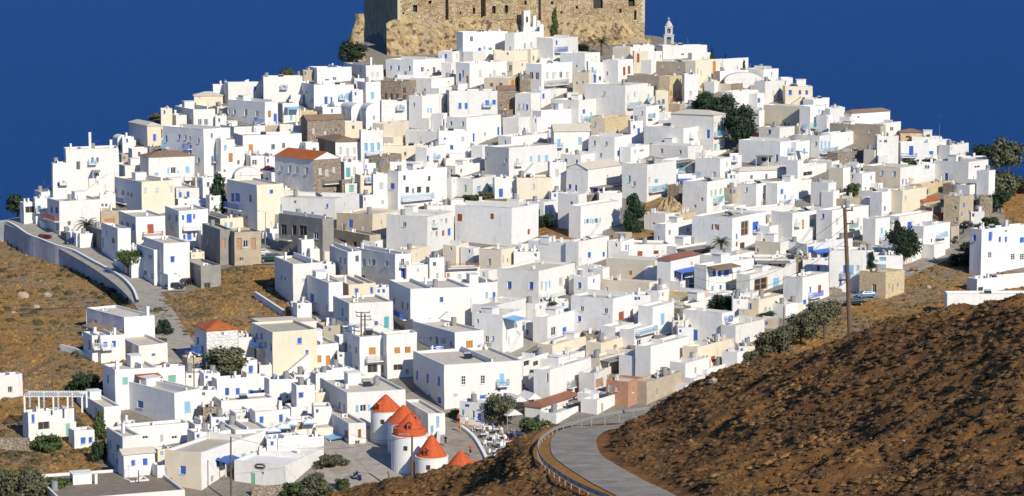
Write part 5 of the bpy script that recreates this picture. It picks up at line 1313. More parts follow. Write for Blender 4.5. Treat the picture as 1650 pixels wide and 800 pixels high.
# white chapel under the castle wall
def box_thing(name, label, cat, blocks, base_px, mats_, Yoff=0, rot=0.0):
    p = ground(*base_px); p.y += Yoff; s = p.y/FPX; root = tag(empty(name, tuple(p), rot), label, cat)
    for nm, (xa, xb, ya, yb, d0, d1, m) in blocks:
        b = MB(); b.box((xa-base_px[0])*s, (xb-base_px[0])*s, d0, d1, (base_px[1]-yb)*s, (base_px[1]-ya)*s); add(nm, b.mesh(nm, [M[m]]), root)
    return root
cz = cu(855, 55)[1]; pw = PC+dRc*cu(855, 55)[0]; sc_ = sC
chap = tag(empty('chapel', (pw.x, pw.y, PC.z+cz), rotC), 'small stepped white chapel with belfry stumps against the castle wall', 'chapel')
for nm, xa, xb, ya, yb, d0, d1 in (('wall', -17, 17, 12, -14, -3.4, 1.2), ('belfry', -16, -5, 38, 12, -3.2, -.4), ('turret', 0, 5, 30, 12, -3.0, -1), ('stair_wall', 6, 12, 22, 12, -3.1, -1), ('parapet', 12, 17, 16, 12, -3.2, -1)):
    b = MB(); b.box(xa*sc_, xb*sc_, d0, d1, yb*sc_, ya*sc_); add(nm, b.mesh(nm, [M['w']]), chap)
b = MB(); b.box(-.5, .5, -.03, .03, -.8, .8); add('opening', b.mesh('opening', [M['dark']]), chap, (-10.5*sc_, -3.21, 24*sc_), 0, (.5, 1, .9))
# bell tower
p = ground(1078, 92); p.y += 2; s = p.y/FPX; bt = tag(empty('bell_tower', (p.x, p.y, p.z+12*s)), 'grey three-tiered church bell tower with a little dome against the sea', 'bell tower')
M['bt'] = mat('grey_marble', (0.52, 0.50, 0.46), .8, noise=.25, nscale=1)
def tier(w_, z0, z1, op):
    b = MB(); hw_ = w_/2; t_ = w_*.27
    for sx in (-1, 1):
        for sy in (-1, 1): x0_, x1_ = sorted((sx*hw_, sx*(hw_-t_))); y0_, y1_ = sorted((sy*hw_, sy*(hw_-t_))); b.box(x0_, x1_, y0_, y1_, z0, z1)
    b.box(-hw_-.12, hw_+.12, -hw_-.12, hw_+.12, z1, z1+.25); b.box(-hw_+.01, hw_-.01, -hw_+.01, hw_-.01, z1-.35, z1-.002); b.box(-hw_+.01, hw_-.01, -hw_+.01, hw_-.01, z0, z0+.3)
    return b.mesh('tier', [M['bt']])
add('tier', tier(2.5, -1, 3.4, 1), bt); add('tier', tier(1.9, 3.65, 5.6, 1), bt)
b = MB(); b.lathe([(.95, 5.85), (.9, 6.2), (.6, 6.7), (.25, 7.1), (.08, 7.25), (.05, 8.0)], 12); add('dome', b.mesh('dome', [M['bt']], True), bt)
b = MB(); b.box(-.35, .35, -.04, .04, 7.7, 7.8); b.box(-.04, .04, -.05, .05, 7.4, 8.2); add('cross', b.mesh('cross', [M['bt']]), bt)
b = MB(); b.lathe([(.02, 4.9), (.3, 4.75), (.35, 4.3), (.45, 4.1)], 10); add('bell', b.mesh('bell', [M['G']]), bt)

# ------------------------------------------------------------------ windmills
def windmill(px, yb, ycap, yap, rb, rc, label, skirt=0, yaw=0.0, roofx=0):
    p = ground(px, yb); s = p.y/FPX; R_ = rb*s; Hb = (yb-ycap)*s*1.0; Hc = (ycap-yap)*s; rc_ = rc*s
    root = tag(empty('windmill', (p.x, p.y+R_, p.z)), label, 'windmill', 'old windmills below the town')
    b = MB(); b.lathe([(R_*1.02, -1.5), (R_, 0), (R_*.985, Hb*.5), (R_*.965, Hb-.12), (R_*.985, Hb-.1), (R_*.985, Hb+.03), (R_*.8, Hb+.04), (.01, Hb+.05)], 40); add('tower', b.mesh('tower', [M['w']], False), root)
    b = MB(); n_ = 20; z0 = Hb+.02; sk = skirt*s
    prof_ = [(rc_*.96, z0), (rc_*1.03, z0+.05)] + ([(rc_*1.0, z0+sk), (rc_*.8, z0+sk+.05)] if sk else [])+[(rc_*.55 if not sk else rc_*.45, z0+Hc*(.5 if not sk else .62)), (rc_*.12, z0+Hc*.93), (0.02, z0+Hc)]
    b.lathe(prof_, n_); cap = add('cap', b.mesh('cap', [M['millred']]), root, rz=yaw)
    a0 = math.radians(215)+yaw; b = MB()
    b.box(-.45, .45, -.6, .5, -.05, .9); b.box(-.28, .28, -.63, -.6, .1, .75, 1); b.quad((-.6, -.75, .85), (0, -.75, 1.3), (0, .5, 1.3), (-.6, .5, .85)); b.quad((0, -.75, 1.3), (.6, -.75, .85), (.6, .5, .85), (0, .5, 1.3)); b.tri((-.45, -.6, .9), (.45, -.6, .9), (0, -.6, 1.2))
    add('dormer', b.mesh('dormer', [M['millred'], M['dark']]), cap, (math.cos(a0)*rc_*.72, math.sin(a0)*rc_*.72, z0+Hc*.16+sk*.6), a0+math.pi/2, (.8, .9, .8))
    b = MB()
    for k in range(8):
        t = 2*math.pi*(k+.5)/8
        b.tube([(math.cos(t)*rc_*1.03, math.sin(t)*rc_*1.03, z0+.08+sk), (math.cos(t)*(rc_*.56 if not sk else rc_*.46), math.sin(t)*(rc_*.56 if not sk else rc_*.46), z0+Hc*(.5 if not sk else .62)+.02), (math.cos(t)*rc_*.12, math.sin(t)*rc_*.12, z0+Hc*.93)], .022, 4)
    rb_ = add('thatch_rope', b.mesh('thatch_rope', [M['millred']]), cap); rb_['kind'] = 'stuff'
    b = MB(); b.box(-.4, .4, -.08, .1, 0, 1.9, 1); b.box(-.5, -.4, -.1, .1, 0, 2); b.box(.4, .5, -.1, .1, 0, 2); b.box(-.4, .4, -.1, .1, 1.9, 2)
    t = math.radians(-70); add('door', b.mesh('door', [M['w'], M['wood']]), root, (math.cos(t)*R_, math.sin(t)*R_, .0), t+math.pi/2)
    b = MB(); b.box(-.25, .25, -.05, .1, -.3, .3); t = math.radians(-100); add('window', b.mesh('window', [M['dark']]), root, (math.cos(t)*R_*.99, math.sin(t)*R_*.99, Hb*.72), t+math.pi/2)
    return root
windmill(621, 718, 664, 638, 26, 26, 'farthest red-capped white windmill, beside the small white house with red doors', 0, .2)
windmill(650, 737, 684, 656, 27, 27, 'second windmill from the back, its red cap partly behind the skirted one', 0, .9)
windmill(659, 768, 706, 671, 31, 27, 'middle white windmill whose red cap has an upright skirt, behind the lamp pole', 12, .5)
windmill(695, 790, 740, 704, 28, 25, 'white windmill with a pointed orange-red cap, right of the dark utility pole', 0, .3)
windmill(742, 812, 763, 729, 29, 29, 'nearest windmill, only its dull red cap showing above the brown hill', 0, 1.2)

# ------------------------------------------------------------------ trees
def crown_mesh(kind, seed, m, n=1700, size=.055):
    r = np.random.default_rng(seed)
    if kind == 'round': bl = [(*(r.uniform(-.28, .28, 2)), r.uniform(.35, .8), r.uniform(.16, .27)) for _ in range(13)]
    elif kind == 'spread': bl = [(*(r.uniform(-.38, .38, 2)), r.uniform(.5, .85), r.uniform(.10, .17)) for _ in range(15)]
    elif kind == 'bush': bl = [(*(r.uniform(-.36, .36, 2)), r.uniform(.1, .62), r.uniform(.14, .25)) for _ in range(15)]
    elif kind == 'tall': bl = [(*(r.uniform(-.2, .2, 2)*(1.2-z*.6)), z, r.uniform(.16, .24)*(1.25-z*.65)) for z in np.linspace(.12, .9, 14)]
    else: bl = [(*(r.uniform(-.12, .12, 2)), z, .34*(1.12-z)*.9) for z in np.linspace(.08, .92, 14)]
    bl = np.array(bl); wts = bl[:, 3]**2; idx = r.choice(len(bl), n, p=wts/wts.sum()); d = r.normal(size=(n, 3)); d /= np.linalg.norm(d, axis=1)[:, None]
    rad = bl[idx, 3]*(r.uniform(.45, 1.0, n)+.42*r.random(n)**5); c = bl[idx, :3]+d*rad[:, None]*np.array([1, 1, .85]); c[:, 2] = np.maximum(c[:, 2], .02)
    a = r.normal(size=(n, 3)); a /= np.linalg.norm(a, axis=1)[:, None]; b2 = np.cross(a, d+1e-3); b2 /= np.linalg.norm(b2, axis=1)[:, None]
    sz = size*r.uniform(.6, 1.3, n)[:, None]; q = np.stack([c-a*sz-b2*sz*.6, c+a*sz-b2*sz*.5, c+a*sz*.9+b2*sz*.6, c-a*sz*.8+b2*sz*.5], 1).reshape(-1, 3)
    me = bpy.data.meshes.new('crown_'+kind); me.vertices.add(len(q)); me.vertices.foreach_set('co', q.ravel()); f = np.arange(4*n)
    me.loops.add(4*n); me.loops.foreach_set('vertex_index', f); me.polygons.add(n); me.polygons.foreach_set('loop_start', np.arange(n)*4); me.materials.append(m); me.update(); return me
def trunk_mesh(seed):
    r = random.Random(seed); b = MB(); b.tube([(0, 0, -.1), (.01, 0, .2), (r.uniform(-.04, .04), 0, .45)], [.045, .035, .025], 7)
    for k in range(5):
        t = k*1.3; b.tube([(0, 0, .2+.04*k), (math.cos(t)*.15, math.sin(t)*.15, .42+.04*k), (math.cos(t)*.26, math.sin(t)*.26, .62)], [.022, .014, .006], 5)
    return b.mesh('trunk', [M['bark']])
TRK = [trunk_mesh(i) for i in range(3)]; CRC = {}
def tree(px, pyb, wpx, hpx, kind, m, label, cat='tree', Y=None, n=2400, group=None):
    p = ground(px, pyb) if Y is None else on_ray(px, pyb, Y); s = p.y/FPX
    key = (kind, m, random.randrange(3), n)
    if key not in CRC: CRC[key] = crown_mesh(kind, hash(key[2]*7+len(kind)) % 1000+key[2], M[m], n, .040 if n < 2500 else .030)
    root = tag(empty({'tree': 'tree', 'bush': 'bush', 'cypress': 'cypress_tree', 'flowering shrub': 'flowering_shrub'}.get(cat, 'tree'), tuple(p)), label, cat, group)
    W_, H_ = wpx*s, hpx*s; add('crown', CRC[key], root, (0, 0, 0), random.uniform(0, 6), (W_*1.05, W_*1.05, H_))
    if kind != 'bush': add('trunk', TRK[random.randrange(3)], root, (0, 0, 0), random.uniform(0, 6), (W_, W_, H_))
    return root
T = tree
T(447, 128, 34, 22, 'bush', 'leafo', 'left of two rounded olive bushes on the skyline behind white walls', 'bush'); T(461, 128, 26, 28, 'round', 'leafo', 'taller right one of two olive trees on the skyline behind white walls')
T(262, 192, 46, 24, 'bush', 'leafo', 'wide green bush on the left skyline behind the white houses', 'bush'); T(571, 108, 42, 44, 'round', 'leafd', 'dark shaggy tree at the foot of the crag left of the castle')
T(28, 338, 40, 42, 'round', 'leafd', 'dark tree at the extreme left, by the sea edge of the town'); T(510, 104, 24, 12, 'bush', 'leafd', 'tiny dark bush on the skyline above the flat white roof', 'bush')
T(352, 346, 36, 66, 'tall', 'leafd', 'tall dark tree in the shaded gap beside the lane stairs'); T(207, 446, 46, 46, 'round', 'leaf', 'round green tree standing beside the left road', n=4200)
T(1132, 196, 46, 50, 'round', 'leafd', 'left lobe of the big dark evergreen clump high on the right', n=4200); T(1160, 222, 58, 72, 'round', 'leafd', 'central and tallest tree of the dark evergreen clump', n=4200); T(1188, 244, 60, 78, 'round', 'leafd', 'right-hand dark evergreen of the clump, beside the blue balcony', n=4200)
T(1021, 376, 44, 66, 'tall', 'leafd', 'tall dark cypress-like tree alone in the middle of the town', n=4200); T(370, 612, 84, 58, 'round', 'leafo', 'broad olive tree in front of the whitewashed stone house', n=4200)
T(263, 540, 26, 32, 'bush', 'leafd', 'dark bush at the lane beside the chimneyed white house', 'bush'); T(140, 632, 50, 46, 'bush', 'leafd', 'dark garden bush with pale blossoms left of the green-shuttered house', 'bush')
T(75, 726, 44, 40, 'bush', 'leaf', 'dense green bush under the white pergola house', 'bush'); T(161, 708, 36, 48, 'tall', 'leaf', 'slim green tree in the shaded yard right of the pergola'); T(163, 745, 30, 44, 'bush', 'leafd', 'dark shrub in the deep shade left of the teal porch', 'bush')
T(48, 830, 80, 90, 'bush', 'leafo', 'large grey-green thicket in the bottom left corner', 'bush', n=4200); T(100, 806, 50, 50, 'bush', 'leaf', 'bright green shrub right of the bottom left thicket', 'bush'); T(12, 800, 50, 60, 'bush', 'leafo', 'scrubby grey bush cut by the left frame edge', 'bush')
T(810, 692, 54, 60, 'round', 'leafo', 'grey-green tree over the cafe tables by the big townhouse', n=4200); T(868, 716, 54, 56, 'bush', 'leaf', 'rounded green tree behind the crash barrier, right of the cafe'); T(738, 674, 30, 22, 'bush', 'leaf', 'low hedge against the shaded side of the big townhouse', 'bush')
T(1452, 425, 56, 60, 'round', 'leafd', 'big leafy tree before the white houses on the right', n=4200); T(1446, 392, 26, 36, 'tall', 'leafd', 'narrow dark tree top just above the big leafy tree')
T(1625, 285, 50, 66, 'round', 'leafo', 'feathery grey tree tallest on the right skyline'); T(1582, 262, 44, 36, 'round', 'leafd', 'dark round tree behind the white wall on the right skyline'); T(1612, 325, 46, 50, 'round', 'leafo', 'mid-sized tree under the feathery grey skyline tree')
T(1642, 312, 40, 36, 'bush', 'leafo', 'bush at the right frame edge above the orange bank', 'bush'); T(1612, 345, 34, 40, 'round', 'leafd', 'dark tree beside the bend of the right-hand road'); T(1598, 370, 34, 26, 'bush', 'leafd', 'round bush beside the road above the long white house', 'bush')
T(1545, 428, 36, 26, 'bush', 'leafd', 'dark bush on top of the orange mound', 'bush'); T(1560, 408, 30, 26, 'bush', 'leafd', 'round bush where the road meets the white house on the right', 'bush'); T(1484, 282, 44, 28, 'spread', 'leaf', 'leafy garden tree under the bright blue door on the right'); T(1497, 306, 30, 12, 'bush', 'leafd', 'potted greenery along the ochre roof terrace', 'bush')
T(1378, 278, 30, 18, 'bush', 'leaf', 'green shrub against the brown rubble wall', 'bush'); T(1376, 316, 30, 26, 'bush', 'leaf', 'right one of the garden trees below the rubble wall'); T(1348, 322, 26, 26, 'bush', 'leafo', 'left one of the garden trees below the rubble wall', 'bush')
T(1245, 575, 60, 60, 'bush', 'leafo', 'grey-green tree mass on the crest beside the last white houses', n=4200); T(1205, 592, 48, 36, 'bush', 'leafo', 'lower grey-green bush where the hill crest meets the houses', 'bush'); T(1290, 556, 56, 56, 'round', 'leafo', 'middle grey tree of the row on the crest', n=4200); T(1328, 548, 56, 66, 'round', 'leafo', 'tallest grey tree of the row, left of the wooden pole', n=4200)
T(1166, 500, 54, 32, 'bush', 'leafd', 'dark hedge mound right of the small ochre stone house', 'bush'); T(1215, 515, 60, 16, 'bush', 'leafd', 'low dark hedge running down behind the white houses', 'bush'); T(1404, 440, 18, 34, 'tall', 'leafd', 'dark shaded shrub in the gap beside the white house')
T(744, 514, 26, 20, 'bush', 'leafd', 'small dark bush on the white roof terrace', 'bush'); T(880, 508, 56, 28, 'spread', 'leaf', 'feathery spreading green tree in the middle courtyard'); T(876, 366, 28, 26, 'bush', 'leafd', 'round dark shrub in the dry garden plot', 'bush'); T(731, 308, 24, 28, 'spread', 'leafd', 'small dark tree at the corner right of the white balcony house')
T(778, 322, 30, 16, 'bush', 'leafo', 'low scrub in the dry patch in front of the cream house', 'bush'); T(758, 325, 24, 14, 'bush', 'leaf', 'little green garden in front of the pale blue window', 'bush')
T(427, 254, 20, 14, 'bush', 'flower', 'dark red bougainvillea spilling over the white wall', 'flowering shrub'); T(430, 280, 30, 18, 'bush', 'flower', 'lower dark red bougainvillea beside the grey stone house', 'flowering shrub'); T(1585, 325, 18, 34, 'bush', 'flower', 'purple bougainvillea covering a wall on the far right', 'flowering shrub')
T(1216, 224, 16, 14, 'bush', 'flower', 'small purple bougainvillea right of the big evergreens', 'flowering shrub'); T(571, 150, 10, 18, 'bush', 'flower', 'maroon creeper between two white houses high on the left', 'flowering shrub'); T(74, 388, 22, 10, 'bush', 'flower', 'pink flowers on the white wall by the left road', 'flowering shrub'); T(661, 468, 18, 14, 'bush', 'flower', 'dark red flowers beside the blue door in mid town', 'flowering shrub')
for i, (px, pb, w_, h_, lb) in enumerate([(1147, 104, 12, 34, 'tallest dark cypress on the skyline right of the bell tower'), (1169, 108, 10, 28, 'second dark cypress on the skyline, right of the tallest'), (1199, 108, 9, 26, 'third slim cypress on the right skyline'), (1236, 122, 9, 22, 'last small cypress on the right skyline')]):
    T(px, pb, w_, h_, 'cone', 'leafd', lb, 'cypress', group='cypresses on the skyline')
T(503, 798, 60, 52, 'bush', 'leafo', 'big rounded shrub by the wall left of the mill terrace', 'bush', n=4200); T(535, 756, 46, 34, 'bush', 'leafo', 'upper shrub of the planted bank beside the mills', 'bush'); T(550, 792, 32, 24, 'bush', 'leaf', 'small bush on the corner of the mill terrace bank', 'bush'); T(470, 800, 40, 30, 'bush', 'leaf', 'left green shrub of the bank under the white warehouse', 'bush'); T(575, 812, 46, 20, 'bush', 'leaf', 'low hedge at the bottom edge beside the mill terrace', 'bush')
T(893, 58, 16, 44, 'tall', 'leaf', 'green ivy streak hanging down the castle rock', 'bush', Y=PC.y-2.0); T(935, 82, 22, 14, 'bush', 'leafd', 'dark bush at the foot of the palm below the castle', 'bush'); T(1048, 82, 16, 14, 'bush', 'leafd', 'dark bush between the castle corner and the bell tower', 'bush'); T(465, 655, 26, 14, 'bush', 'leaf', 'green bush beside the little white gabled hut', 'bush'); T(590, 336, 22, 26, 'bush', 'leafo', 'grey shrub in the shaded alley left of the tall white house', 'bush')
def palm(px, pyb, wpx, hpx, label):
    p = ground(px, pyb); s = p.y/FPX; W_, H_ = wpx*s, hpx*s; root = tag(empty('palm_tree', tuple(p)), label, 'palm tree')
    b = MB(); b.tube([(0, 0, -.5), (.05, 0, H_*.3), (0, 0, H_*.55)], [.32, .25, .28], 8); add('trunk', b.mesh('trunk', [M['bark']]), root)
    for k in range(30):
        t = k*2.4; el = 1.35-1.5*(k/30); L_ = W_*.52*random.uniform(.85, 1.1); b = MB(); pts_ = []
        for j in range(9):
            v = j/8; a = el-v*1.15; pts_.append((L_*v*math.cos(el-v*.55), 0, L_*v*math.sin(el-v*.55)-.25*L_*v*v))
        for j in range(8):
            for q in range(2):
                x_, _, z_ = [pts_[j][m_]*(1-q*.5)+pts_[j+1][m_]*q*.5 for m_ in range(3)]; lf = .17*L_*(1-abs(j/8-.35))+.1
                for sy in (-1, 1): b.tri((x_-.05, 0, z_), (x_+.07, 0, z_+.02), (x_+.28*lf+.1, sy*lf, z_-.32*lf))
        b.tube(pts_, [.04]*6+[.02]*3, 4); add('frond', b.mesh('frond', [M['palm']]), root, (0, 0, H_*.55), t)
palm(969, 90, 40, 40, 'palm tree with drooping fronds just below the castle rock'); palm(1162, 416, 36, 46, 'lone palm beside the grey awning in the right of town'); palm(141, 388, 44, 48, 'dark palm leaning over the left road beside the white house')
palm(1460, 372, 20, 22, 'small palm top among the white houses on the right')

# ------------------------------------------------------------------ poles, wires, fence
def tube_thing(name, label, cat, a, b, r, m, arms=(), group=None, lamp=False):
    root = tag(empty(name, tuple(a)), label, cat, group); d = b-a
    mbx = MB(); mbx.tube([(0, 0, -1.0), tuple(d*.5), tuple(d)], [r, r*.9, r*.75], 8); add('post', mbx.mesh('post', [M[m]]), root)
    for f_, L_, R_ in arms:
        c = d*f_; mbx = MB(); mbx.box(-L_, R_, -.06, .06, -.06, .06)
        ao = add('crossarm', mbx.mesh('crossarm', [M[m]]), root, tuple(c))
        ins = MB(); ins.lathe([(.02, 0), (.06, .02), (.09, .1), (.05, .16), (.08, .22), (.02, .28)], 8)
        im = ins.mesh('insulator', [M['G']])
        for x_ in ([-L_+.08] if L_ > .3 else [])+([R_-.08] if R_ > .3 else []): add('insulator', im, ao, (x_, 0, .06))
    if lamp:
        mbx = MB(); mbx.tube([tuple(d*.97), tuple(d+Vector((-.7, 0, .25))), tuple(d+Vector((-1.3, 0, .2)))], .04, 6); mbx.box(d.x-1.8, d.x-1.25, d.y-.12, d.y+.12, d.z+.12, d.z+.26); add('lamp_head', mbx.mesh('lamp_head', [M['metal']]), root)
    return root
def pole(px0, py0, px1, py1, r, m, label, arms=(), Y=None, lamp=False, name='utility_pole', cat='pole'):
    a = ground(px0, py0) if Y is None else on_ray(px0, py0, Y); b = on_ray(px1, py1, a.y); return a, b, tube_thing(name, label, cat, a, b, r, m, arms, None, lamp)
A1 = pole(1371, 560, 1361, 336, .21, 'pole', 'tall leaning wooden pole with three side brackets on the near crest', [(.985, .1, .75), (.89, .1, .75), (.79, .1, .75)], Y=222)
A2 = pole(582, 604, 582, 503, .15, 'pole', 'left post of the double utility pole before the white houses', [(.99, .9, 1.4), (.93, .8, 1.5)]); A3 = pole(588, 604, 588, 506, .15, 'pole', 'right post of the double utility pole before the white houses', [(.90, .6, 1.0)])
A4 = pole(664, 812, 664, 702, .17, 'pole', 'dark utility pole standing in front of the middle windmill', lamp=True); A5 = pole(372, 812, 372, 704, .14, 'pole', 'thin dark pole in front of the long white house by the warehouse')
A6 = pole(86, 690, 85, 600, .10, 'pole', 'slim dark pole rising beside the white pergola'); A7 = pole(313, 640, 312, 572, .10, 'pole', 'short wooden pole by the lane left of the olive tree'); A8 = pole(1263, 580, 1263, 494, .08, 'pole', 'thin dark pole among the grey trees on the crest', Y=300)
A9 = pole(636, 815, 625, 760, .11, 'pole', 'leaning grey pole on the mill terrace', Y=320); A10 = pole(224, 800, 223, 758, .10, 'pole', 'short brown pole on the flat roof at bottom left'); A11 = pole(427, 398, 428, 342, .09, 'metal', 'white street lamp in front of the arcaded grey house', lamp=True, name='street_lamp', cat='street lamp')
A12 = pole(1468, 428, 1468, 402, .06, 'metal', 'short street lamp on the edge of the right-hand road', lamp=True, name='street_lamp', cat='street lamp'); A13 = pole(1615, 463, 1616, 440, .05, 'metal', 'tall lamp on the flat white roof at far right', name='street_lamp', cat='street lamp')
A14 = pole(1022, 490, 1022, 470, .04, 'G', 'thin aerial mast on the flat roof in mid town', name='roof_mast', cat='mast'); A15 = pole(1514, 222, 1514, 200, .04, 'G', 'thin aerial mast against the sea on the right skyline', name='roof_mast', cat='mast'); A16 = pole(1110, 80, 1108, 62, .04, 'G', 'aerial mast on the skyline right of the bell tower', name='roof_mast', cat='mast')
def wire(a, b, sag, label, r=.02):
    mbx = MB(); n_ = 14; P_ = []
    for k in range(n_+1): v = k/n_; q = (b-a)*v; P_.append((q.x, q.y, q.z-sag*4*v*(1-v)))
    mbx.tube(P_, r, 4, cap=False); tag(add('cable', mbx.mesh('cable', [M['black']]), None, tuple(a)), label, 'cable')
top1 = A1[1]
for k, f_ in enumerate((.985, .89, .79)):
    q = A1[0]+(A1[1]-A1[0])*f_+Vector((.7, 0, .3)); wire(q, on_ray(1115, 430+k*14, 370), 3.0, ['top', 'middle', 'lowest'][k]+' dark cable running from the tall wooden pole down into the town')
wire(A5[1], A4[1], 1.8, 'cable sagging from the thin dark pole to the pole before the mills'); wire(A4[1], on_ray(566, 700, 350), .8, 'short cable from the mill pole to the house with red doors'); wire(A2[1], on_ray(700, 545, 395), 1.2, 'cable from the double pole to the house with the flag'); wire(A6[1], on_ray(190, 600, 370), 1.0, 'cable from the slim pole beside the pergola up to the right')
fe = tag(empty('wooden_fence', tuple(ground(38, 612))), 'rough stake fence climbing the dry slope at left', 'fence'); f0 = ground(38, 612); f1 = ground(84, 584)
b = MB(); b.box(-.06, .06, -.06, .06, -.3, .95); stm = b.mesh('stake', [M['pole']])
for k in range(18):
    q = f0+(f1-f0)*(k/17); q.z = float(h(q.x, q.y)); add('stake', stm, fe, tuple(q-f0), random.uniform(0, 1), (1, 1, random.uniform(.8, 1.2)))

# ------------------------------------------------------------------ low walls
def low_wall(pts_, hgt, m, label, th=.45, K=4, name='stone_wall'):
    W_ = catmull(np.array([tuple(ground(*q)) for q in pts_]), K); b = MB(); o = W_[0]; nz_ = 14
    for i in range(len(W_)-1):
        a_, c_ = W_[i]-o, W_[i+1]-o; d = (c_-a_)/max(np.hypot(*(c_-a_)[:2]), 1e-6); nn = np.array([-d[1], d[0], 0])*th/2; u = np.array([0, 0, hgt]); l = np.array([0, 0, -1.5])
        b.quad(tuple(a_-nn+l), tuple(c_-nn+l), tuple(c_-nn+u), tuple(a_-nn+u)); b.quad(tuple(c_+nn+l), tuple(a_+nn+l), tuple(a_+nn+u), tuple(c_+nn+u)); b.quad(tuple(a_-nn+u), tuple(c_-nn+u), tuple(c_+nn+u), tuple(a_+nn+u))
    tag(add(name, b.mesh(name, [M[m]]), None, tuple(o)), label, 'wall')
low_wall([(405, 802), (460, 796), (530, 792)], 1.3, 's', 'low brown stone wall along the bottom edge under the shrubs'); low_wall([(-20, 728), (20, 726), (48, 728)], 1.8, 's', 'grey rubble terrace wall left of the pergola house')
low_wall([(412, 482), (440, 500), (458, 512)], 1.2, 'w', 'curved whitewashed garden wall beside the dry slope', name='garden_wall'); low_wall([(708, 700), (706, 730), (716, 775)], .8, 'w', 'white parapet along the near side of the mill road', name='garden_wall'); low_wall([(742, 690), (765, 710), (785, 745), (790, 770)], .5, 'frame', 'white kerb wall curving along the cafe side of the road', name='garden_wall')
low_wall([(318, 600), (335, 640), (345, 680)], 1.4, 'w', 'white wall along the stepped lane below the orange hip roof', name='garden_wall'); low_wall([(98, 564), (125, 572), (152, 584)], .9, 'w', 'low white wall running out from the porch house', name='garden_wall'); low_wall([(1395, 470), (1440, 452), (1500, 428)], .3, 'G', 'low kerb along the right-hand road', name='garden_wall')
# rubble mound
p = ground(1080, 348); s = p.y/FPX; V_ = []; b = MB(); nn, nr = 28, 10
for j in range(nr+1):
    v = j/nr
    for i in range(nn):
        t = 2*math.pi*i/nn; R_ = (1-v)*(1+.35*(float(vnoise(np.array(i*.7), np.array(v*5), 1.3, 5))-.5)); b.v.append((R_*41*s*math.cos(t), R_*5*math.sin(t)+3, -1+(28*s+1)*(v**.8)*(1+.15*math.sin(i*2.1+j))))
for j in range(nr):
    for i in range(nn): a = j*nn+i; c = j*nn+(i+1) % nn; b.f.append((a, c, c+nn, a+nn)); b.m.append(0)
tag(add('rubble_mound', b.mesh('rubble_mound', [M['rock']]), None, tuple(p)), 'ochre mound of earth and rubble among the houses right of the dark cypress', 'mound')

# ------------------------------------------------------------------ cars
def car_mesh(col, glass):
    b = MB(); prof = [(-2.05, .35), (-2.1, .62), (-1.95, .88), (-1.2, .95), (-.75, 1.4), (.9, 1.44), (1.65, .98), (2.0, .9), (2.1, .6), (2.05, .35)]
    Wd = .84; n_ = len(prof); base = len(b.v)
    for sy in (-1, 1):
        for x_, z_ in prof: b.v.append((x_, sy*(Wd if z_ < 1 else Wd*.82), z_))
    b.f.append(tuple(range(n_-1, -1, -1))); b.m.append(0); b.f.append(tuple(range(n_, 2*n_))); b.m.append(0)
    for i in range(n_): j = (i+1) % n_; b.f.append((i, j, n_+j, n_+i)); b.m.append(0)
    return b.mesh('body', [col])
def car(px, py, Lpx, yaw, colr, label, group='parked cars'):
    p = ground(px, py); s = p.y/FPX; k = max(Lpx*s/4.2, .85); k = min(k, 1.1); root = tag(empty('parked_car', (p.x, p.y, p.z+.17), math.radians(yaw)), label, 'car', group)
    m = mat('car_paint', colr, .3, spec=.6); add('body', car_mesh(m, None), root, scale=(k, k, k))
    g = MB(); 
    for sy in (-1, 1):
        g.quad((-.95, sy*.80, .97), (-.62, sy*.735, 1.33), (.15, sy*.735, 1.35), (.15, sy*.80, .97)); g.quad((.22, sy*.80, .97), (.22, sy*.735, 1.35), (.82, sy*.735, 1.35), (1.35, sy*.80, .97))
    g.quad((-1.14, -.66, 1.0), (-1.14, .66, 1.0), (-.80, .6, 1.36), (-.80, -.6, 1.36)); g.quad((1.60, -.66, 1.04), (1.0, -.6, 1.41), (1.0, .6, 1.41), (1.60, .66, 1.04))
    gv = MB(); gv.v = [(x*k, y*k*1.02, z*k+.01) for x, y, z in g.v]; gv.f = g.f; gv.m = g.m; add('windows', gv.mesh('windows', [M['glass']]), root)
    w_ = MB(); w_.tube([(0, -.1, 0), (0, .1, 0)], .32, 14); w_.tube([(0, -.115, 0), (0, .115, 0)], .18, 10, 1); wm = w_.mesh('wheel', [M['black'], M['metal']])
    for x_ in (-1.3, 1.3):
        for y_ in (-.78, .78): add('wheel', wm, root, (x_*k, y_*k, .3*k), 0, (k, k, k))
    l = MB(); l.box(-.03, .03, -.14, .14, -.07, .07); lm = l.mesh('headlight', [M['frame']]); lr = l.mesh('tail_light', [M['red']])
    for y_ in (-.6, .6): add('headlight', lm, root, (-2.06*k, y_*k, .68*k)); add('tail_light', lr, root, (2.06*k, y_*k, .72*k))
car(436, 424, 42, 8, (.02, .045, .04), 'dark green hatchback parked at the top of the brown slope'); car(420, 415, 34, 12, (.5, .52, .52), 'silver car just behind the dark green hatchback'); car(281, 468, 32, -6, (.03, .035, .04), 'dark grey car at the corner of the left road')
car(299, 461, 20, 70, (.02, .02, .025), 'black car tucked beside the low concrete garage'); car(1396, 482, 32, 10, (.12, .2, .34), 'blue-grey hatchback beside the ochre stone chapel'); car(1376, 494, 30, 20, (.02, .022, .03), 'dark car low behind the wooden pole'); car(1558, 368, 26, 62, (.02, .022, .025), 'dark off-roader facing down the right-hand road')
car(122, 396, 34, -14, (.015, .03, .09), 'dark blue car in the shade beside the left road'); car(1538, 392, 18, 80, (.06, .06, .07), 'small dark car on the right-hand road behind the bushes')

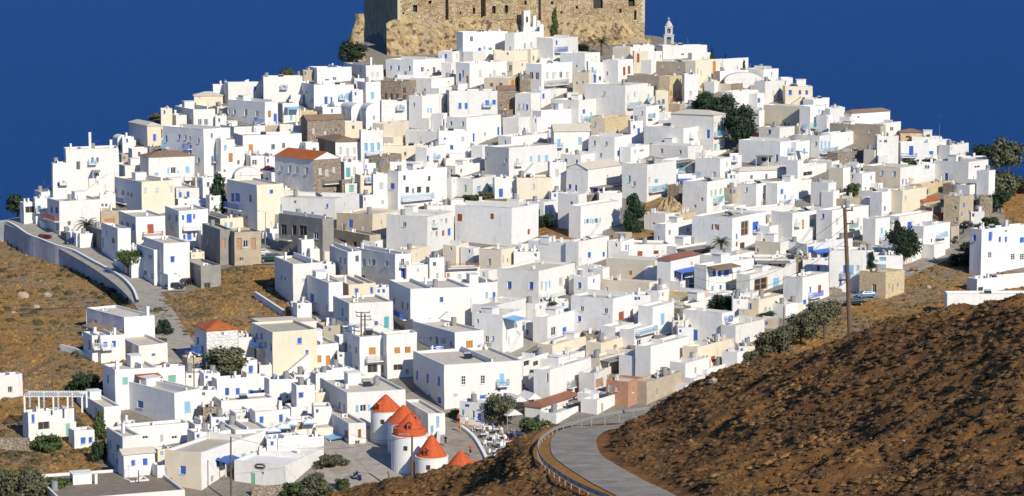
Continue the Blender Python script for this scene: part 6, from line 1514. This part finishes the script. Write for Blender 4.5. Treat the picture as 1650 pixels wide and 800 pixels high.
# ------------------------------------------------------------------ people
def person_mesh(kind, shirt, legs, hair):
    V_ = {'pel': (0, 0, .95), 'ch': (0, 0, 1.28), 'nk': (0, 0, 1.48), 'hd': (0, -.01, 1.64), 'ht': (0, 0, 1.74)}
    v = []; e = []; r = []
    def addv(p, rad): v.append(p); r.append(rad); return len(v)-1
    if kind == 'sit':
        hip = .5; pel = addv((0, 0, hip), .15); ch = addv((0, .03, hip+.36), .15); nk = addv((0, .02, hip+.55), .06); hd = addv((0, -.01, hip+.70), .10); ht = addv((0, 0, hip+.78), .085)
        e += [(pel, ch), (ch, nk), (nk, hd), (hd, ht)]
        for s_ in (-1, 1):
            a = addv((s_*.10, -.05, hip), .095); b = addv((s_*.11, -.44, hip+.02), .07); c = addv((s_*.11, -.46, .08), .045); d = addv((s_*.11, -.60, .04), .04); e += [(pel, a), (a, b), (b, c), (c, d)]
            a = addv((s_*.20, .02, hip+.44), .055); b = addv((s_*.26, -.08, hip+.18), .042); c = addv((s_*.16, -.32, hip+.20), .032); d = addv((s_*.13, -.40, hip+.22), .028); e += [(ch, a), (a, b), (b, c), (c, d)]
    else:
        st = .22 if kind == 'walk' else .04
        pel = addv((0, 0, .95), .14); ch = addv((0, 0, 1.30), .15); nk = addv((0, 0, 1.49), .055); hd = addv((0, -.02, 1.64), .095); ht = addv((0, 0, 1.72), .08)
        e += [(pel, ch), (ch, nk), (nk, hd), (hd, ht)]
        for s_ in (-1, 1):
            a = addv((s_*.09, 0, .88), .095); b = addv((s_*.10, -s_*st*.6, .50), .065); c = addv((s_*.10, -s_*st*.9+.04, .09), .042); d = addv((s_*.10, -s_*st*.9-.12, .04), .038); e += [(pel, a), (a, b), (b, c), (c, d)]
            a = addv((s_*.19, 0, 1.41), .055); b = addv((s_*.25, s_*st*.3, 1.14), .042); c = addv((s_*.26, s_*st*.7-.05, .90), .032); d = addv((s_*.26, s_*st*.7-.08, .80), .028); e += [(ch, a), (a, b), (b, c), (c, d)]
    me = bpy.data.meshes.new('person_skeleton'); me.from_pydata(v, e, []); o = bpy.data.objects.new('person_tmp', me); C.objects.link(o)
    o.modifiers.new('s', 'SKIN'); sub = o.modifiers.new('u', 'SUBSURF'); sub.levels = 1; me.skin_vertices[0].data[0].use_root = True
    for i, rad in enumerate(r): me.skin_vertices[0].data[i].radius = (rad, rad)
    dg = bpy.context.evaluated_depsgraph_get(); dg.update(); out = bpy.data.meshes.new_from_object(o.evaluated_get(dg)); bpy.data.objects.remove(o)
    out.name = 'person_body'; out.materials.clear()
    for m in (SK, shirt, legs, hair): out.materials.append(m)
    hz = .5 if kind == 'sit' else .95
    for pl in out.polygons:
        c = pl.center; mi = 0
        if c.z > hz+.72 and (c.y > .0 or c.z > hz+.79): mi = 3
        elif c.z > hz+.57: mi = 0
        elif kind == 'sit': mi = 1 if (c.z > hz+.06 and c.y > -.2) else 2 if c.z > .25 else 0
        else: mi = 1 if (c.z > .93 and (abs(c.x) < .22 or c.z > 1.15)) else (2 if c.z > .45 and abs(c.x) < .2 else 0)
        pl.material_index = mi; pl.use_smooth = True
    return out
SK = mat('skin', (.48, .27, .18), .6); HA = mat('dark_hair', (.03, .02, .015), .7)
CL = {k: mat('cloth_'+k, c, .9) for k, c in (('white', (.75, .74, .72)), ('red', (.55, .05, .04)), ('navy', (.03, .04, .09)), ('orange', (.62, .2, .06)), ('black', (.02, .02, .025)), ('pink', (.7, .35, .3)), ('blue', (.08, .2, .45)), ('khaki', (.35, .28, .18)))}
PM = {}
def person(px, py, kind, sh, lg, label, yaw=None, k=1.0, group=None, z=None, P=None):
    key = (kind, sh, lg)
    if key not in PM: PM[key] = person_mesh(kind, CL[sh], CL[lg], HA)
    p = ground(px, py) if P is None else P
    o = add('person', PM[key], None, (p.x, p.y, p.z+.12 if z is None else z), yaw if yaw is not None else random.uniform(0, 6.28), (k, k, k)); tag(o, label, 'person', group); return o
person(752, 690, 'walk', 'white', 'red', 'person in white top and red shorts walking by the cafe corner', .5); person(765, 688, 'stand', 'navy', 'black', 'person in dark clothes beside the shaded cafe wall', 1); person(741, 698, 'walk', 'orange', 'khaki', 'person in orange walking down the road past the cafe', -.4)
person(739, 686, 'walk', 'red', 'navy', 'person in red behind the walker in orange', .3); person(718, 722, 'stand', 'black', 'navy', 'dark-clothed person standing beside the white house behind the mills', 0); person(758, 738, 'walk', 'red', 'black', 'person in a red top walking alone on the mill road', 2.8)
BAL = ground(888, 552); person(888, 552, 'stand', 'khaki', 'navy', 'person standing on the blue balcony in mid town', .2, P=Vector((on_ray(884, 549, BAL.y-.5).x, BAL.y-.6, 0)), z=on_ray(884, 549, BAL.y-.5).z)
cols = ['white', 'pink', 'red', 'white', 'orange', 'blue', 'pink', 'khaki']
seat = tag(empty('dummy', (0, 0, 0)), 'x', 'x'); bpy.data.objects.remove(seat)
M['chairw'] = M['frame']
def chair_parts():
    b = MB(); b.box(-.22, .22, -.22, .22, .42, .46); s_ = b.mesh('seat', [M['frame']]); b = MB(); b.box(-.22, .22, .19, .22, .46, .88); k_ = b.mesh('backrest', [M['frame']]); b = MB(); b.box(-.02, .02, -.02, .02, 0, .42); return s_, k_, b.mesh('leg', [M['frame']])
CS, CB, CLg = chair_parts()
def chair(p, yaw, label):
    r_ = tag(empty('cafe_chair', tuple(p), yaw), label, 'chair', 'white chairs on the cafe terrace'); add('seat', CS, r_); add('backrest', CB, r_)
    for x_ in (-.19, .19):
        for y_ in (-.19, .19): add('leg', CLg, r_, (x_, y_, 0))
def table(p, label):
    r_ = tag(empty('cafe_table', tuple(p)), label, 'table', 'white tables on the cafe terrace'); b = MB(); b.box(-.4, .4, -.4, .4, .70, .74); add('tabletop', TT, r_); add('leg', TL, r_)
b = MB(); b.box(-.4, .4, -.4, .4, .70, .74); TT = b.mesh('tabletop', [M['frame']]); b = MB(); b.tube([(0, 0, 0), (0, 0, .7)], .04, 6); b.tube([(0, 0, 0), (0, 0, .03)], .25, 8); TL = b.mesh('leg', [M['metal']])
spots = [(772, 700), (786, 697), (800, 702), (779, 709), (793, 712), (808, 712), (822, 708), (836, 708), (790, 722), (804, 724), (818, 722), (832, 720), (798, 736), (812, 735), (826, 733), (806, 746)]
for i, (px, py) in enumerate(spots):
    p = ground(px, py); p.z += .12; table(p, 'square white cafe table in the crowded terrace under the grey-green tree')
    for q in range(3):
        a = random.uniform(0, 6.28)+q*2.1; c = p+Vector((math.cos(a)*.75, math.sin(a)*.75, 0)); yw = a-math.pi/2; chair(c, yw, 'white cafe chair drawn up to a table on the terrace under the tree')
        if (i < 7 and q < 2) or random.random() < .15:
            sh = random.choice(cols); person(0, 0, 'sit', sh, random.choice(['navy', 'khaki', 'black']), 'person in %s seated among the crowd at the cafe tables' % {'khaki': 'a khaki top', 'orange': 'an orange top'}.get(sh, 'a %s top' % sh), yw, P=c, z=c.z-.04, group='people seated at the cafe')
# scooters with riders
def scooter(px, py, yaw, col, label):
    p = ground(px, py); p.z += .12; r_ = tag(empty('scooter', tuple(p), yaw), label, 'scooter'); b = MB(); b.tube([(.55, 0, .35), (.2, 0, .3), (-.3, 0, .5), (-.7, 0, .62)], [.08, .12, .18, .1], 8); b.tube([(.55, 0, .35), (.48, 0, 1.0)], [.12, .06], 8); add('body', b.mesh('body', [M[col]], True), r_)
    b = MB(); b.tube([(0, -.05, 0), (0, .05, 0)], .26, 14); wm = b.mesh('wheel', [M['black']]); add('wheel', wm, r_, (.6, 0, .26)); add('wheel', wm, r_, (-.55, 0, .26)); b = MB(); b.tube([(0, -.3, 0), (.04, 0, .06), (0, .3, 0)], .02, 5); add('handlebar', b.mesh('handlebar', [M['black']]), r_, (.46, 0, 1.0)); b = MB(); b.box(-.55, .1, -.13, .13, .68, .76); add('seat', b.mesh('seat', [M['black']]), r_, (-.15, 0, 0)); return p
p = scooter(575, 776, 2.6, 'blue', 'blue scooter with a rider crossing the mill terrace'); person(0, 0, 'sit', 'black', 'navy', 'dark-clothed rider on the blue scooter', 2.6+math.pi/2, P=p, z=p.z+.24)
p = scooter(620, 797, 1.6, 'black', 'dark scooter at the bottom edge of the mill terrace'); person(0, 0, 'sit', 'white', 'black', 'rider in a white shirt on the dark scooter', 1.6+math.pi/2, P=p, z=p.z+.24)
p = scooter(1472, 440, .2, 'red', 'red scooter parked at the edge of the right-hand road'); p = scooter(1552, 378, 1.3, 'black', 'dark scooter beside the off-roader')
p = scooter(1340, 473, .3, 'red', 'red scooter in front of the white house with the red door')

# ------------------------------------------------------------------ pergola, tents, parasols, flag, sign
p = ground(84, 712); s = p.y/FPX; pg = tag(empty('pergola', (p.x, p.y+.4, p.z+46*s)), 'white open-slatted pergola on the roof terrace at lower left', 'pergola')
b = MB(); b.box(-.11, .11, -.11, .11, 0, 2.3); pm_ = b.mesh('post', [M['frame']]); b = MB(); b.box(-.05, .05, 0, 4.4, 2.42, 2.52); sm_ = b.mesh('slat', [M['frame']]); b = MB(); b.box(-4.2, 4.6, -.08, .08, 2.3, 2.42); bm_ = b.mesh('beam', [M['frame']])
for k in range(5): add('post', pm_, pg, (-4+k*2.1, .2, 0)); add('post', pm_, pg, (-4+k*2.1, 4.1, 0))
add('beam', bm_, pg, (0, .2, 0)); add('beam', bm_, pg, (0, 4.1, 0))
for k in range(24): add('slat', sm_, pg, (-4.1+k*.37, 0, 0))
for i, (px, py, w_, lb) in enumerate([(838, 672, 30, 'left grey-white canvas tent beside the cafe tree'), (862, 668, 26, 'right white canvas tent beside the orange tiled roof'), (830, 694, 30, 'lower cream canvas canopy over the cafe tables')]):
    p = ground(px, py); s = p.y/FPX; W_ = w_*s; r_ = tag(empty('canvas_tent', tuple(p), .5), lb, 'tent'); b = MB(); D_ = 3.5
    b.quad((-W_/2, 0, 2.2), (0, 0, 3.1), (0, D_, 3.1), (-W_/2, D_, 2.2)); b.quad((0, 0, 3.1), (W_/2, 0, 2.2), (W_/2, D_, 2.2), (0, D_, 3.1)); b.tri((-W_/2, 0, 2.2), (W_/2, 0, 2.2), (0, 0, 3.1)); b.tri((-W_/2, D_, 2.2), (W_/2, D_, 2.2), (0, D_, 3.1)); add('canvas', b.mesh('canvas', [M['w']]), r_)
    b = MB(); b.box(-.05, .05, -.05, .05, 0, 2.2); pm2 = b.mesh('pole', [M['metal']])
    for x_ in (-W_/2+.1, W_/2-.1):
        for y_ in (.1, D_-.1): add('pole', pm2, r_, (x_, y_, 0))
for i, (px, py) in enumerate([(440, 716), (456, 711), (470, 707), (498, 704)]):
    p = ground(px, py); r_ = tag(empty('parasol', tuple(p), .3), ['leftmost', 'second from left', 'third from left', 'rightmost'][i]+' white blue-edged square parasol on the terrace above the warehouse', 'parasol', 'parasols above the warehouse'); b = MB(); c = [(-1, -1, 2.1), (1, -1, 2.1), (1, 1, 2.1), (-1, 1, 2.1)]
    for j in range(4): b.tri(c[j], c[(j+1) % 4], (0, 0, 2.6), 0); a_, d_ = c[j], c[(j+1) % 4]; b.quad((a_[0], a_[1], 1.9), (d_[0], d_[1], 1.9), d_, a_, 1)
    add('canopy', b.mesh('canopy', [M['frame'], M['lblue']]), r_); b = MB(); b.tube([(0, 0, -.2), (0, 0, 2.5)], .04, 6); add('pole', b.mesh('pole', [M['metal']]), r_)
p = ground(704, 572); p = on_ray(694, 568, p.y-2.5); s = p.y/FPX; fl = tag(empty('flag', tuple(p)), 'blue and white striped Greek flag hung before the shaded white house', 'flag'); W_, H_ = 21*s, 11*s; b = MB(); nxx = 10
for k in range(9):
    for j in range(nxx):
        x0_, x1_ = W_*j/nxx, W_*(j+1)/nxx; wv = lambda x_: .12*math.sin(x_*5); z0_, z1_ = H_*(1-(k+1)/9), H_*(1-k/9); mi = 0 if k % 2 == 0 else 1
        if j < 4 and k < 5: mi = 1 if (k == 2 or j in (1, 2) and False) else 0
        if j < 4 and k < 5 and k != 2 and j == 1: mi = 1
        b.quad((x0_, wv(x0_), z0_), (x1_, wv(x1_), z0_), (x1_, wv(x1_), z1_), (x0_, wv(x0_), z1_), mi)
add('cloth', b.mesh('cloth', [M['blue'], M['frame']]), fl); b = MB(); b.tube([(0, 0, -1.5), (0, 0, H_+.1)], .03, 6); add('flagpole', b.mesh('flagpole', [M['metal']]), fl)
wh = [o for o in bpy.data.objects if o.get('label') and o.name.startswith('white_house') and abs(project(*o.location)[0]-460) < 2 and abs(project(*o.location)[1]-791) < 14]
if wh:
    wo = wh[0]; rot = wo.rotation_euler.z; along = Vector((-math.sin(rot), math.cos(rot), 0)); P0 = Vector(wo.location); u, z = place(420, 751, P0, None, along); s_ = P0.y/FPX/max(math.sin(rot+math.atan2(P0.x, P0.y)), .2)
    q = P0+along*u+Vector((-along.y, along.x, 0))*.14+Vector((0, 0, z)); b = MB(); hw_, hh_ = 11*s_*.8, 4.6*P0.y/FPX
    def oval(k, y, mi):
        n_ = 28; pts_ = []
        for j in range(n_):
            t = 2*math.pi*j/n_; c = math.copysign(abs(math.cos(t))**.6, math.cos(t)); e_ = math.copysign(abs(math.sin(t))**.8, math.sin(t)); pts_.append((c*hw_*k, y, e_*hh_*(1-(1-k)*1.6)))
        i0 = len(b.v); b.v += pts_; b.f.append(tuple(range(i0, i0+n_))); b.m.append(mi)
    oval(1, 0, 0); oval(.93, -.02, 1); oval(.88, -.04, 0)
    sg = tag(empty('wall_sign', tuple(q), rot-math.pi/2), 'black oval sign with pale rim and faint lettering on the white warehouse wall', 'sign'); add('board', b.mesh('board', [M['black'], M['frame']]), sg)
    b = MB(); x_ = -hw_*.6
    while x_ < hw_*.6: w_ = random.uniform(.06, .14)*hw_; b.box(x_, x_+w_*.7, -.07, -.05, -hh_*.22, hh_*random.choice((.15, .3))); x_ += w_
    l_ = add('lettering', b.mesh('lettering', [M['frame']]), sg); l_['kind'] = 'stuff'

# finishing: nothing below this line changes the layout
